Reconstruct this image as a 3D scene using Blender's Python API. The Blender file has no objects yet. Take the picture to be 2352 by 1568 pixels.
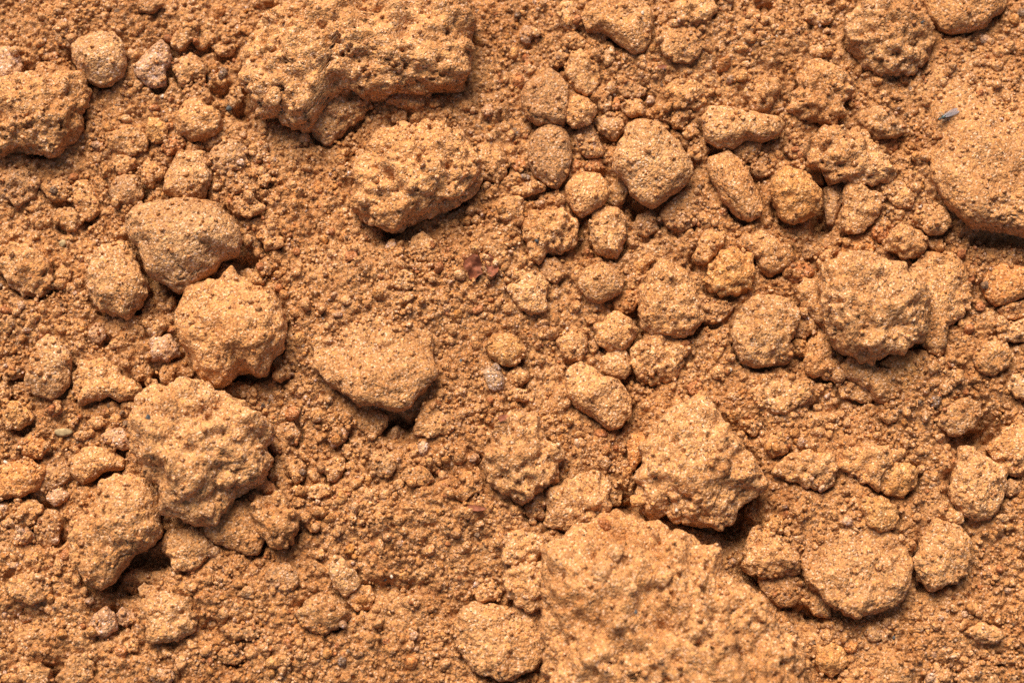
import bpy, math, random, colorsys
import numpy as np
from mathutils import Vector, Matrix

SC = bpy.context.scene
COL = SC.collection
S = 0.30 / 1024.0            # metres per unit; the frame is about 30 cm of soil across
W, H = 1024.0, 682.0
rng = np.random.default_rng(7)
random.seed(7)

# ------------------------------------------------------------------ camera, sky, sun, exposure
TILT = math.radians(13.0)
LENS = 60.0
D = W * LENS / 36.0                                     # distance in units so that the frame is W wide
cam_pos = np.array([0.0, -math.sin(TILT) * D, math.cos(TILT) * D])
cd = bpy.data.cameras.new('camera'); cam = bpy.data.objects.new('camera', cd); COL.objects.link(cam)
cam.location = cam_pos * S
cam.rotation_euler = (TILT, 0, 0)
cd.lens = LENS; cd.sensor_width = 36.0; cd.clip_start = 0.02; cd.clip_end = 200.0
cd.dof.use_dof = True; cd.dof.focus_distance = (D - 14) * S; cd.dof.aperture_fstop = 9.0
SC.camera = cam

SUN_EL, SUN_AZ = math.radians(50), math.radians(-18)    # azimuth from +Y (top of the picture) towards +X
w = bpy.data.worlds.new('World'); SC.world = w; w.use_nodes = True
nt = w.node_tree; bg = nt.nodes['Background']
sky = nt.nodes.new('ShaderNodeTexSky'); sky.sky_type = 'NISHITA'; sky.sun_disc = False
sky.sun_elevation = SUN_EL; sky.sun_rotation = SUN_AZ; sky.dust_density = 5.0; sky.ozone_density = 0.6; sky.air_density = 0.8
nt.links.new(sky.outputs[0], bg.inputs[0]); bg.inputs[1].default_value = 0.08
sd = bpy.data.lights.new('sun', 'SUN'); sun = bpy.data.objects.new('sun', sd); COL.objects.link(sun)
sd.energy = 3.8; sd.angle = math.radians(38); sd.color = (1.0, 0.94, 0.84)
sdir = Vector((math.sin(SUN_AZ) * math.cos(SUN_EL), math.cos(SUN_AZ) * math.cos(SUN_EL), math.sin(SUN_EL)))
sun.rotation_euler = sdir.to_track_quat('Z', 'Y').to_euler(); sun.location = sdir * 2
vs = SC.view_settings
vs.view_transform = 'Standard'; vs.look = 'None'; vs.gamma = 1.0; vs.use_curve_mapping = False; vs.exposure = 0.52
SC.cycles.use_denoising = False
SC.cycles.diffuse_bounces = 2

def P(px, py, z=0.0):
    """picture point (1024 x 682, y down) -> x, y on the level z, in units"""
    dx, dy = px - W / 2, H / 2 - py
    d = np.array([dx, dy * math.cos(TILT) + D * math.sin(TILT), dy * math.sin(TILT) - D * math.cos(TILT)])
    t = (z - cam_pos[2]) / d[2]
    return cam_pos[0] + d[0] * t, cam_pos[1] + d[1] * t

# ------------------------------------------------------------------ vector noise
def _h(i, j, k, seed):
    with np.errstate(over='ignore'):
        h = (i.astype(np.int64).astype(np.uint32) * np.uint32(374761393) + j.astype(np.int64).astype(np.uint32) * np.uint32(668265263)
             + k.astype(np.int64).astype(np.uint32) * np.uint32(2147483647 & 3266489917) + np.uint32((seed * 974711 + 12345) & 0xffffffff))
        h ^= h >> np.uint32(13); h *= np.uint32(1274126177); h ^= h >> np.uint32(16); h *= np.uint32(2246822519); h ^= h >> np.uint32(13)
    return h
def _r(h): return h.astype(np.float32) / np.float32(4294967296.0)
def vnoise(p, scale, seed):
    """smooth value noise in -1..1; p (N,3), scale = feature size"""
    q = p / scale; f0 = np.floor(q); f = (q - f0).astype(np.float32); f = f * f * (3 - 2 * f); i = f0.astype(np.int64)
    out = 0
    for a in (0, 1):
        for b in (0, 1):
            for c in (0, 1):
                wgt = (f[:, 0] if a else 1 - f[:, 0]) * (f[:, 1] if b else 1 - f[:, 1]) * (f[:, 2] if c else 1 - f[:, 2])
                out = out + wgt * _r(_h(i[:, 0] + a, i[:, 1] + b, i[:, 2] + c, seed))
    return out * 2 - 1
def fbm(p, scale, seed, oct=3, gain=0.5):
    o, a = 0, 1.0
    for n in range(oct):
        o = o + a * vnoise(p, scale, seed + n * 17); a *= gain; scale *= 0.5
    return o
def worley(p, scale, seed):
    """distance to the nearest feature point, in cells"""
    q = p / scale; i = np.floor(q).astype(np.int64); f = (q - i).astype(np.float32)
    best = np.full(len(p), 9.0, np.float32)
    for a in (-1, 0, 1):
        for b in (-1, 0, 1):
            for c in (-1, 0, 1):
                h = _h(i[:, 0] + a, i[:, 1] + b, i[:, 2] + c, seed)
                jx = (h & np.uint32(1023)).astype(np.float32) / 1023; jy = ((h >> np.uint32(10)) & np.uint32(1023)).astype(np.float32) / 1023
                jz = ((h >> np.uint32(20)) & np.uint32(1023)).astype(np.float32) / 1023
                d = (a + jx - f[:, 0]) ** 2 + (b + jy - f[:, 1]) ** 2 + (c + jz - f[:, 2]) ** 2
                np.minimum(best, d, out=best)
    return best        # squared

# ------------------------------------------------------------------ materials
def soil_material(name, tint_attr=False, base=(0.50, 0.245, 0.085), rough_bump=1.0):
    m = bpy.data.materials.new(name); m.use_nodes = True; t = m.node_tree; N, L = t.nodes, t.links
    b = N['Principled BSDF']
    tc = N.new('ShaderNodeTexCoord'); geo = N.new('ShaderNodeNewGeometry')
    def vor(cell, feature='F1', seed=0):
        v = N.new('ShaderNodeTexVoronoi'); v.voronoi_dimensions = '3D'; v.feature = feature
        v.inputs['Scale'].default_value = 1.0 / (cell * S)
        L.new(geo.outputs['Position'], v.inputs['Vector']); return v
    def noise(cell, det=2.0):
        v = N.new('ShaderNodeTexNoise'); v.inputs['Scale'].default_value = 1.0 / (cell * S); v.inputs['Detail'].default_value = det
        L.new(geo.outputs['Position'], v.inputs['Vector']); return v
    def ramp(src, pts, interp='LINEAR'):
        r = N.new('ShaderNodeValToRGB'); r.color_ramp.interpolation = interp
        el = r.color_ramp.elements
        while len(el) < len(pts): el.new(0.5)
        for e, (p, c) in zip(el, pts): e.position = p; e.color = (*c, 1)
        L.new(src, r.inputs[0]); return r
    def mix(a, c, f, typ='MIX'):
        x = N.new('ShaderNodeMix'); x.data_type = 'RGBA'; x.blend_type = typ
        for s, v in ((x.inputs[6], a), (x.inputs[7], c), (x.inputs[0], f)):
            if hasattr(v, 'links'): L.new(v, s)
            elif isinstance(v, tuple): s.default_value = (*v, 1)
            else: s.default_value = v
        return x.outputs[2]
    big = noise(60, 3)
    bigc = ramp(big.outputs['Fac'], [(0.30, (0.80, 0.72, 0.62)), (0.5, (1, 1, 1)), (0.70, (1.08, 1.10, 1.14))])
    med = noise(7, 3)
    medc = ramp(med.outputs['Fac'], [(0.32, (0.80, 0.72, 0.62)), (0.52, (1, 1, 1)), (0.72, (1.10, 1.10, 1.10))])
    g = vor(1.5); sep = N.new('ShaderNodeSeparateColor'); L.new(g.outputs['Color'], sep.inputs[0])
    # the sand grains: mostly ochre, some rust, pale quartz and a few dark mineral grains
    gr = ramp(sep.outputs[0], [(0.0, (0.22, 0.22, 0.22)), (0.025, (0.52, 0.42, 0.34)), (0.09, (0.70, 0.60, 0.52)), (0.30, (0.86, 0.80, 0.72)),
                               (0.45, (1.0, 0.98, 0.92)), (0.62, (1.15, 1.10, 0.95)), (0.76, (1.30, 1.12, 0.80)), (0.86, (1.15, 1.25, 1.5)),
                               (0.93, (1.45, 1.75, 2.6)), (1.0, (1.6, 2.3, 4.0))], 'CONSTANT')
    c = base
    if tint_attr:
        a = N.new('ShaderNodeAttribute'); a.attribute_name = 'tint'
        c = mix(base, a.outputs['Color'], 1.0, 'MULTIPLY')
    else:
        oi = N.new('ShaderNodeObjectInfo')
        c = mix(base, oi.outputs['Color'], 1.0, 'MULTIPLY')
    c = mix(c, bigc.outputs[0], 1.0, 'MULTIPLY'); c = mix(c, medc.outputs[0], 1.0, 'MULTIPLY'); c = mix(c, gr.outputs[0], 0.95, 'MULTIPLY')
    L.new(c, b.inputs['Base Color'])
    rr = N.new('ShaderNodeMapRange'); rr.inputs[1].default_value = 0.86; rr.inputs[2].default_value = 0.93; rr.inputs[3].default_value = 0.85; rr.inputs[4].default_value = 0.38
    L.new(sep.outputs[0], rr.inputs[0]); L.new(rr.outputs[0], b.inputs['Roughness'])
    b.inputs['Specular IOR Level'].default_value = 0.35
    # relief of the grains
    g2 = vor(3.4)
    mth = N.new('ShaderNodeMath'); mth.operation = 'MULTIPLY'; L.new(g.outputs['Distance'], mth.inputs[0]); mth.inputs[1].default_value = -0.50 * S * 1.5
    mt2 = N.new('ShaderNodeMath'); mt2.operation = 'MULTIPLY'; L.new(g2.outputs['Distance'], mt2.inputs[0]); mt2.inputs[1].default_value = -0.42 * S * 3.4
    ad = N.new('ShaderNodeMath'); ad.operation = 'ADD'; L.new(mth.outputs[0], ad.inputs[0]); L.new(mt2.outputs[0], ad.inputs[1])
    bu = N.new('ShaderNodeBump'); bu.inputs['Strength'].default_value = 1.0 * rough_bump; bu.inputs['Distance'].default_value = 1.0
    L.new(ad.outputs[0], bu.inputs['Height']); L.new(bu.outputs[0], b.inputs['Normal'])
    return m
def plain(name, col, rough=0.6, spec=0.4, alpha=1.0, var=0.25, cell=3.0):
    m = bpy.data.materials.new(name); m.use_nodes = True; t = m.node_tree; b = t.nodes['Principled BSDF']
    geo = t.nodes.new('ShaderNodeNewGeometry'); n = t.nodes.new('ShaderNodeTexNoise'); n.inputs['Scale'].default_value = 1 / (cell * S); n.inputs['Detail'].default_value = 4
    t.links.new(geo.outputs['Position'], n.inputs['Vector'])
    r = t.nodes.new('ShaderNodeValToRGB'); t.links.new(n.outputs['Fac'], r.inputs[0])
    r.color_ramp.elements[0].position = 0.3; r.color_ramp.elements[1].position = 0.7
    r.color_ramp.elements[0].color = (*[c * (1 - var) for c in col], 1); r.color_ramp.elements[1].color = (*[min(1, c * (1 + var)) for c in col], 1)
    t.links.new(r.outputs[0], b.inputs['Base Color'])
    bu = t.nodes.new('ShaderNodeBump'); bu.inputs['Strength'].default_value = 0.5; bu.inputs['Distance'].default_value = S * 1.2
    t.links.new(n.outputs['Fac'], bu.inputs['Height']); t.links.new(bu.outputs[0], b.inputs['Normal'])
    b.inputs['Roughness'].default_value = rough; b.inputs['Specular IOR Level'].default_value = spec; b.inputs['Alpha'].default_value = alpha
    return m
M_GROUND = soil_material('loose_sandy_soil', True, (0.450, 0.213, 0.079))
M_CRUMB = soil_material('crumb_soil', True, (0.51, 0.249, 0.096))
M_CLOD = soil_material('clod_soil', False, (0.545, 0.272, 0.108))
M_BARK = plain('red_bark', (0.24, 0.072, 0.030), 0.7, 0.3, var=0.4)
M_FLYBODY = plain('fly_body', (0.035, 0.055, 0.050), 0.35, 0.6, var=0.5, cell=2)
M_WING = plain('fly_wing', (0.30, 0.25, 0.25), 0.35, 0.5, alpha=0.5, var=0.1)
M_GREY = plain('grey_stone', (0.38, 0.26, 0.125), 0.8, 0.3, var=0.45, cell=4)
M_DARKGRIT = plain('dark_grit', (0.075, 0.072, 0.066), 0.7, 0.3, var=0.3)
M_PALEGRIT = plain('pale_grit', (0.62, 0.46, 0.32), 0.45, 0.5, var=0.15)

def fast_mesh(name, verts, quads=None, tris=None, smooth=True):
    me = bpy.data.meshes.new(name)
    parts = []; tot = []
    if quads is not None and len(quads): parts.append(np.asarray(quads, np.int32).ravel()); tot.append(np.full(len(quads), 4, np.int32))
    if tris is not None and len(tris): parts.append(np.asarray(tris, np.int32).ravel()); tot.append(np.full(len(tris), 3, np.int32))
    loops = np.concatenate(parts); totals = np.concatenate(tot); starts = np.concatenate([[0], np.cumsum(totals)[:-1]]).astype(np.int32)
    me.vertices.add(len(verts)); me.vertices.foreach_set('co', np.asarray(verts, np.float32).ravel())
    me.loops.add(len(loops)); me.loops.foreach_set('vertex_index', loops)
    me.polygons.add(len(totals)); me.polygons.foreach_set('loop_start', starts); me.polygons.foreach_set('loop_total', totals)
    me.update(calc_edges=True); me.validate()
    if smooth: me.shade_smooth()
    return me
def link(name, me, mat=None, parent=None, loc=(0, 0, 0)):
    o = bpy.data.objects.new(name, me); COL.objects.link(o); o.location = loc
    if mat: me.materials.append(mat)
    if parent: o.parent = parent
    return o
def tag(o, label=None, cat=None, group=None, kind=None):
    if label: o['label'] = label
    if cat: o['category'] = cat
    if group: o['group'] = group
    if kind: o['kind'] = kind
    return o
def set_tint(me, cols):
    a = me.attributes.new('tint', 'FLOAT_COLOR', 'POINT')
    c = np.ones((len(cols), 4), np.float32); c[:, :3] = cols; a.data.foreach_set('color', c.ravel())

# ------------------------------------------------------------------ the ground
TX0 = {'A': (0, 0), 'B': (800, 0), 'C': (1600, 0), 'D': (0, 530), 'E': (800, 530), 'F': (1600, 530), 'G': (0, 1067), 'H': (800, 1067), 'I': (1600, 1067)}
def T(tile, u, v):
    """survey point -> picture point"""
    if tile == 'Z': return u * 1024 / 2352, v * 1024 / 2352
    x0, y0 = TX0[tile]; k = 900 / 2352
    return (x0 + u * k) * 0.4096, (y0 + v * k) * 0.4096

# ------------------------------------------------------------------ survey of the clods
def outline_fn(poly):
    """area centroid and radius by angle of an outline"""
    p = np.array(poly, float); q = np.roll(p, -1, 0); cr = p[:, 0] * q[:, 1] - q[:, 0] * p[:, 1]; A = cr.sum() / 2
    c = ((p + q) * cr[:, None]).sum(0) / (6 * A)
    ths = np.linspace(0, 2 * math.pi, 240, endpoint=False); R = np.zeros(240)
    a = p - c; b = q - c; e = b - a
    for k, t in enumerate(ths):
        d = (math.cos(t), math.sin(t)); den = d[0] * e[:, 1] - d[1] * e[:, 0]
        with np.errstate(divide='ignore', invalid='ignore'):
            r = (a[:, 0] * e[:, 1] - a[:, 1] * e[:, 0]) / den; u = (a[:, 0] * d[1] - a[:, 1] * d[0]) / den
        ok = (r > 0) & (u >= -1e-6) & (u <= 1 + 1e-6) & np.isfinite(r)
        R[k] = r[ok].max() if ok.any() else R[k - 1]
    ker = np.array([0, 1, 3, 4, 3, 1, 0.]); ker /= ker.sum()
    R = sum(np.roll(R, s) * wt for s, wt in zip(range(-3, 4), ker))
    return c, R, abs(A)
# each row: survey tile, style, tone, height, seat, lift, outline, look, short name for use as a landmark
ROWS = r'''
Z|c|n|.42|.12|6|565,130 600,80 640,30 700,0 800,-30 1000,-30 1060,20 1062,110 1060,190 1010,200 960,208 880,205 800,205 750,225 722,258 715,300 690,300 640,270 600,260 565,210 550,170|very broad rough slab of crumbly sand cut off by the top edge|the broad top slab
Z|c|n|.62|.18|4|820,420 830,370 880,315 950,282 1010,290 1060,310 1095,370 1098,410 1070,455 1010,480 960,490 910,525 860,510 815,480|big craggy clod with a raised crest and dark hollow|the crested craggy clod
Z|c|n|.44|.16|15|1265,1270 1330,1215 1390,1190 1418,1165 1460,1190 1530,1220 1640,1260 1660,1320 1720,1370 1760,1420 1830,1490 1860,1640 1560,1700 1262,1650 1268,1480 1262,1380|largest clod of all, a spreading mass of gritty sand along the bottom edge|the largest bottom clod
Z|c|n|.52|.16|6|1465,1140 1478,1060 1500,1000 1560,940 1600,905 1650,950 1700,1010 1745,1070 1752,1120 1700,1160 1680,1190 1650,1212 1590,1195 1530,1180 1480,1170|big gritty clod narrowing to a blunt top like an arrowhead|the arrowhead clod
Z|c|n|.58|.2|8|310,950 330,900 430,870 500,900 550,920 575,955 608,955 622,1060 610,1090 560,1120 520,1150 490,1195 430,1190 375,1165 370,1110 325,1060 310,1010|big rough clod with knobbly lower end and stepped crest|the big knobbly clod
D|s|t|.62|.2|8|812,5 860,-55 960,-100 1100,-115 1200,-125 1300,-105 1400,-85 1460,-15 1520,55 1535,135 1520,230 1400,270 1380,330 1280,390 1210,460 1130,470 1050,420 960,370 920,300 880,180 830,130 812,60|large pale faceted stone-like clod with a greyish lower face|the pale faceted clod
D|m|n|.62|.2|8|1150,600 1180,490 1260,420 1400,400 1440,350 1490,330 1530,400 1620,450 1730,490 1800,570 1820,700 1810,820 1740,900 1700,985 1640,1000 1570,955 1510,970 1460,1040 1380,1070 1290,1030 1240,920 1200,830 1150,720|large clod with a pointed horn on top and a pitted hollow side|the horned clod
D|m|n|.6|.16|2|540,370 580,280 640,190 740,160 820,150 870,230 900,330 945,420 940,500 870,580 820,645 740,610 620,580 570,470|medium tan clod ending in a small lower tip|the tipped tan clod
A|c|n|.5|.12|4|-60,560 40,520 90,490 210,485 330,495 450,485 500,470 545,540 555,640 540,680 500,720 510,800 430,870 330,960 230,960 90,940 0,980 -60,990|big rough slab with ragged lower edge, cut off by the side of the picture|the ragged side slab
F|c|n|.62|.22|12|1050,310 1140,270 1250,230 1370,225 1470,270 1560,330 1600,380 1680,440 1730,520 1740,620 1700,700 1640,790 1540,830 1430,880 1320,890 1210,840 1150,790 1110,700 1080,560 1060,450|big porous dome-like clod standing high with a dark hole near its crest|the high porous clod
C|m|n|.28|-.06|-3|1790,290 2000,195 2300,190 2700,200 2750,900 2700,1560 2352,1540 2150,1490 1960,1430 1850,1340 1790,1200 1720,1000 1640,800 1650,600 1700,420|very broad smooth mound of sand with a small fly on it|the fly mound
C|c|n|.55|.16|4|1230,200 1250,120 1320,30 1420,-20 1540,-10 1640,60 1700,110 1740,170 1780,240 1770,320 1700,390 1620,460 1540,470 1440,450 1350,410 1310,340 1240,290|large pitted clod with a shaded underside near the top edge|the pitted top clod
C|s|n|.5|.12|2|1730,0 1740,-60 1900,-120 2200,-90 2250,0 2220,60 2150,110 2110,170 2000,190 1890,215 1820,180 1760,100|smooth round-bellied clod cut off by the top edge|the smooth top clod
B|s|n|.6|.18|4|1900,810 1950,770 2040,765 2120,790 2190,870 2260,940 2320,1020 2330,1110 2260,1190 2170,1260 2080,1320 1990,1290 1930,1240 1920,1180 1880,1140 1820,1080 1820,1000 1860,920 1890,860|large smooth egg-like tan clod|the big egg-like clod
B|s|b|.6|.16|2|1235,600 1270,530 1340,480 1420,437 1480,480 1530,560 1535,680 1510,800 1400,800 1320,785 1260,740 1235,680|smooth brownish clod shaped like a rounded triangle|the rounded triangle clod
B|s|b|.6|.16|0|1285,930 1320,840 1400,795 1490,805 1540,880 1555,1000 1535,1110 1470,1200 1400,1180 1320,1120 1280,1030|smooth brownish oval clod tapering downward|the brown oval clod
B|s|n|.65|.18|2|1515,1190 1560,1130 1640,1095 1740,1110 1790,1170 1800,1250 1760,1300 1700,1350 1620,1385 1560,1340 1530,1270|rounded gritty tan clod like a small fist|the fist-like clod
B|m|n|.6|.18|0|1520,720 1540,650 1600,610 1680,620 1715,680 1700,750 1640,800 1560,820 1525,780|small rounded clod wedged beside two smooth brown ones|
B|s|b|.5|.1|-2|1560,860 1620,800 1690,800 1730,870 1760,950 1740,1000 1650,1005 1590,950||
B|m|b|.5|.08|-3|1690,770 1760,740 1830,715 1890,760 1890,830 1850,880 1790,890 1740,840||
B|c|b|.5|.08|-3|1720,650 1760,590 1810,610 1815,690 1770,720 1730,700||
B|m|n|.5|.08|0|1510,430 1550,350 1610,325 1680,370 1720,430 1740,510 1700,590 1640,600 1570,540 1530,490|medium leaning clod above two rounded ones|the leaning clod
B|m|t|.5|.1|0|1410,370 1440,315 1500,320 1540,350 1520,400 1470,430 1420,420||
B|m|n|.5|.1|0|1490,250 1530,210 1590,205 1640,250 1640,300 1570,320 1510,295||
B|m|p|.6|.15|0|1220,210 1250,170 1310,180 1325,240 1290,285 1240,270|small pinkish pitted lump on fine dark crumbs|the small pinkish lump
B|m|t|.5|.1|0|1790,285 1830,310 1825,380 1780,430 1750,400 1760,340|small pale upright sliver of soil|
B|m|n|.5|.1|0|1460,60 1500,10 1560,10 1600,80 1605,160 1570,200 1520,195 1480,140|upright oblong clod beside a black crack|the upright top clod
B|m|b|.5|.1|0|1855,580 1900,510 1970,520 2030,570 2020,610 1950,625 1880,620||
B|c|n|.55|.12|0|1870,680 1890,630 2000,635 2025,680 2000,735 1910,740 1880,710||
B|m|r|.5|.1|0|1810,690 1830,620 1870,630 1865,690 1840,710||
B|m|n|.65|.16|0|1800,1180 1850,1140 1900,1160 1925,1220 1890,1300 1830,1320 1795,1290||
B|m|r|.5|.1|-2|1625,1040 1680,1015 1760,1015 1770,1080 1700,1100 1640,1080||
B|m|r|.5|.05|-3|1550,1040 1590,1000 1625,1040 1610,1095 1560,1110||
E|m|n|.6|.18|0|1670,40 1690,-30 1750,-55 1850,-60 1890,0 1900,80 1890,170 1850,240 1780,250 1710,220 1680,130|upright barrel-shaped tan clod|the barrel-shaped clod
E|c|n|.5|.14|0|1260,10 1300,-30 1400,-50 1500,-40 1570,10 1590,90 1580,180 1480,210 1400,220 1360,290 1290,250 1270,160 1255,80|squarish crumbly clod with black gaps along one side|the squarish crumbly clod
B|s|b|.5|.04|-4|2110,1370 2180,1290 2270,1210 2350,1190 2400,1250 2390,1350 2340,1440 2260,1480 2170,1450|smooth brown clod tucked below the egg-like clod|the tucked brown clod
B|m|b|.5|.08|-3|1940,1450 1980,1370 2060,1335 2110,1390 2100,1470 2030,1510 1960,1490||
B|s|n|.4|.1|2|1620,110 1650,30 1740,-20 1900,-50 2000,-30 2060,70 2070,170 2060,260 2010,330 1950,335 1870,280 1800,220 1740,190 1650,190|wide overhanging clod with a dark crack below it, at the top edge|the overhanging top clod
B|m|n|.35|0|0|2095,220 2140,170 2250,150 2350,190 2400,260 2380,350 2300,400 2210,400 2130,320||
B|m|n|.5|.1|0|2185,770 2220,690 2280,665 2310,720 2250,780 2210,810||
B|c|n|.4|0|0|2140,590 2200,530 2320,510 2410,560 2420,640 2340,690 2220,680|low lumpy clod of yellowish crumbs|
B|c|n|.5|.05|0|970,960 1030,890 1090,950 1150,1030 1130,1110 1060,1150 990,1110 960,1040|rough little clod next to a black hole|
B|m|r|.5|.05|0|1180,1050 1210,1015 1260,1020 1280,1060 1250,1095 1200,1090||
B|m|n|.6|.15|0|1165,1190 1230,1180 1320,1155 1390,1175 1380,1215 1300,1240 1230,1260 1180,1230|small curved finger of soil lying flat|
B|c|n|.35|-.02|0|1070,1310 1130,1250 1210,1250 1250,1320 1230,1390 1150,1400 1090,1370||
B|m|p|.5|.1|0|975,700 1000,668 1045,670 1065,705 1030,735 990,735||
B|m|n|.5|.1|0|400,730 440,700 500,710 510,760 460,790 410,780||
B|c|b|.4|0|0|380,640 440,590 560,570 620,620 600,680 480,700||
Z|c|n|.55|.12|0|715,290 740,240 790,210 850,220 845,250 820,275 790,300 760,325 725,315|ragged tilted clod tucked under the broad top slab|the ragged tucked clod
A|s|t|.6|.16|2|460,300 530,225 640,195 730,215 790,290 805,400 780,480 700,540 620,550 560,510 500,450 465,380|smooth round tan clod like a bun|the round bun clod
A|m|p|.6|.18|0|860,430 900,370 970,300 1040,262 1090,310 1085,400 1050,470 1060,540 1000,570 920,530 880,480|pale pinkish wedge-shaped stone|the pale pinkish wedge
A|m|t|.6|.18|0|1100,420 1150,370 1215,330 1270,370 1310,430 1300,500 1240,520 1180,560 1135,510|angular pale clod with a pointed top|the angular pale clod
A|m|n|.55|.12|0|1090,240 1140,190 1220,155 1270,150 1265,210 1210,280 1150,320 1095,300|small slanting oblong clod above a pale pinkish wedge|
A|m|n|.5|.1|0|1240,260 1290,200 1350,190 1380,240 1350,290 1290,315 1250,305||
A|m|b|.4|.02|0|340,190 400,120 470,140 495,200 480,290 430,310 370,260||
A|m|p|.55|.14|0|-30,320 40,300 110,350 140,420 135,490 80,510 30,540 -30,560|pinkish clod half cut off by the side of the picture|
A|c|b|.5|.06|-3|150,400 190,350 260,350 290,400 250,440 190,450||
A|m|p|.5|.1|-2|280,340 320,310 370,330 380,380 330,400 285,380||
A|m|n|.45|.05|-2|220,470 240,420 310,380 400,370 460,400 500,470 480,520 380,530 260,520||
A|m|b|.45|.06|-2|1170,590 1210,535 1270,520 1330,560 1345,640 1300,700 1230,690 1175,650||
A|m|n|.65|.18|2|1125,770 1150,690 1210,620 1270,625 1340,690 1400,710 1415,780 1380,840 1300,880 1210,895 1150,860|medium three-cornered tan clod|the three-cornered clod
A|c|y|.6|.12|0|930,820 950,755 1010,750 1050,790 1065,860 1030,910 970,915 935,880||
A|m|r|.5|.05|0|1050,790 1075,755 1105,770 1110,810 1075,830||
A|c|r|.5|.05|-1|1040,930 1080,890 1150,880 1190,920 1160,970 1090,985 1050,970||
A|c|n|.3|-.05|0|640,870 730,840 860,820 920,870 930,950 850,980 750,970 680,940||
A|c|n|.5|.08|0|720,1040 750,985 810,980 860,1020 870,1060 820,1100 760,1100||
A|m|n|.6|.15|0|875,1090 910,1060 945,1000 990,1030 1070,1080 1050,1120 1000,1160 975,1210 935,1195 915,1140|small star-cornered clod|the star-cornered clod
A|m|b|.6|.14|0|700,1190 740,1140 800,1110 870,1120 910,1170 910,1240 870,1300 800,1315 740,1300 715,1240|round brown clod with gritty pores|
A|m|t|.6|.18|2|1140,970 1200,960 1300,975 1330,1040 1355,1110 1320,1200 1300,1270 1210,1265 1110,1245 1045,1215 1060,1130 1090,1050|blocky upright pale clod with a flat top|the blocky pale clod
A|m|b|.55|.12|0|1330,1000 1360,930 1430,895 1520,895 1570,950 1590,1010 1560,1070 1500,1090 1420,1125 1355,1090|round gritty brown clod|the gritty brown ball
A|m|b|.5|.04|-3|1290,900 1350,860 1440,830 1490,870 1450,900 1380,930 1320,960||
A|m|b|.5|.0|-3|1225,930 1250,900 1290,905 1305,940 1270,965||
A|m|n|.4|.04|0|250,1190 300,1140 380,1130 440,1150 450,1220 420,1275 340,1290 290,1240||
A|m|n|.4|.04|0|455,1200 480,1150 560,1150 590,1220 630,1280 640,1350 570,1400 520,1390 480,1310||
A|m|n|.5|.12|0|330,1380 370,1330 440,1315 490,1350 530,1420 500,1460 440,1480 380,1440||
A|m|n|.55|.12|0|680,1450 740,1415 800,1420 815,1480 800,1530 720,1540 685,1500||
A|m|n|.5|.14|0|1430,1290 1480,1250 1580,1240 1660,1290 1700,1320 1650,1365 1560,1380 1490,1370 1450,1330|flat oblong clod over a dark slot|
A|m|b|.3|0|-1|1420,1150 1480,1110 1560,1110 1610,1160 1600,1220 1520,1240 1450,1220||
A|m|n|.45|.04|0|1640,1150 1660,1100 1720,1100 1735,1160 1700,1195 1650,1190||
A|c|b|.5|.04|0|1590,950 1650,910 1700,930 1710,990 1670,1030 1610,1030||
A|c|n|.5|.04|0|1440,610 1480,560 1540,560 1555,620 1540,670 1470,690||
A|c|n|.5|.05|0|1360,490 1400,450 1460,460 1475,520 1420,550 1370,540||
A|m|n|.5|.05|0|1350,300 1420,250 1500,290 1480,350 1400,360||
A|c|b|.3|-.1|0|-40,1120 60,1060 180,1080 240,1150 210,1260 100,1310 -40,1280||
A|m|b|.4|0|0|1020,-40 1040,20 980,80 900,70 850,20 870,-40||
C|c|n|.5|.12|2|860,690 900,600 920,520 940,420 1060,380 1150,450 1220,480 1270,570 1240,620 1180,660 1190,730 1120,790 1040,760 950,740|medium crumbly clod with ragged corners|the ragged crumbly clod
C|c|n|.4|.03|0|560,600 620,540 720,490 800,530 790,600 720,680 640,710||
C|s|n|.55|.16|2|295,760 340,680 430,680 560,690 680,730 770,745 830,790 790,850 690,900 590,880 500,935 400,935 320,880 300,820|long smooth clod lying level and tapering at one end|the long level clod
C|s|n|.6|.16|2|330,1010 400,980 460,965 540,1010 600,1100 640,1200 680,1290 680,1370 600,1410 520,1370 430,1270 390,1180 340,1090|long smooth clod leaning on a slant|the slanting long clod
C|m|y|.65|.18|4|740,1130 800,1080 850,1065 930,1090 1000,1140 1050,1210 1065,1290 1020,1360 940,1400 860,1425 790,1370 750,1270 735,1190|medium yellowish clod with a blunt chin over a black gap|the yellowish clod
C|m|n|.5|.08|-2|950,1080 1040,1070 1080,1130 1070,1180 1020,1180||
C|c|n|.5|.16|4|1010,900 1060,820 1150,815 1220,860 1320,855 1390,930 1440,990 1500,1040 1530,1100 1480,1150 1380,1170 1290,1160 1210,1140 1130,1160 1060,1080 980,1040 1020,970|wide crumbly clod with a stepped lower edge|the wide stepped clod
C|m|t|.55|.14|2|1290,760 1330,700 1430,685 1520,730 1590,790 1590,850 1500,875 1400,885 1330,850|pale oval clod above a dark reddish hollow|the pale oval clod
C|c|r|.5|.05|-5|1400,910 1470,880 1540,880 1560,930 1500,975 1420,960||
C|m|b|.6|.14|0|1075,1200 1130,1160 1195,1180 1200,1240 1170,1330 1140,1430 1090,1430 1080,1330|narrow upright clod standing between black cracks|the narrow upright clod
C|m|n|.55|.16|0|1210,1250 1230,1170 1290,1155 1370,1200 1440,1250 1460,1320 1400,1390 1330,1470 1250,1500 1190,1460 1190,1360|sturdy wedge of brown soil beside a narrow upright clod|the sturdy wedge clod
C|m|n|.5|.1|0|500,960 560,910 620,880 670,930 650,1010 570,1040 520,1000||
C|c|b|.5|.08|-1|610,1050 680,980 740,1030 740,1100 680,1130 620,1110||
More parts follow.
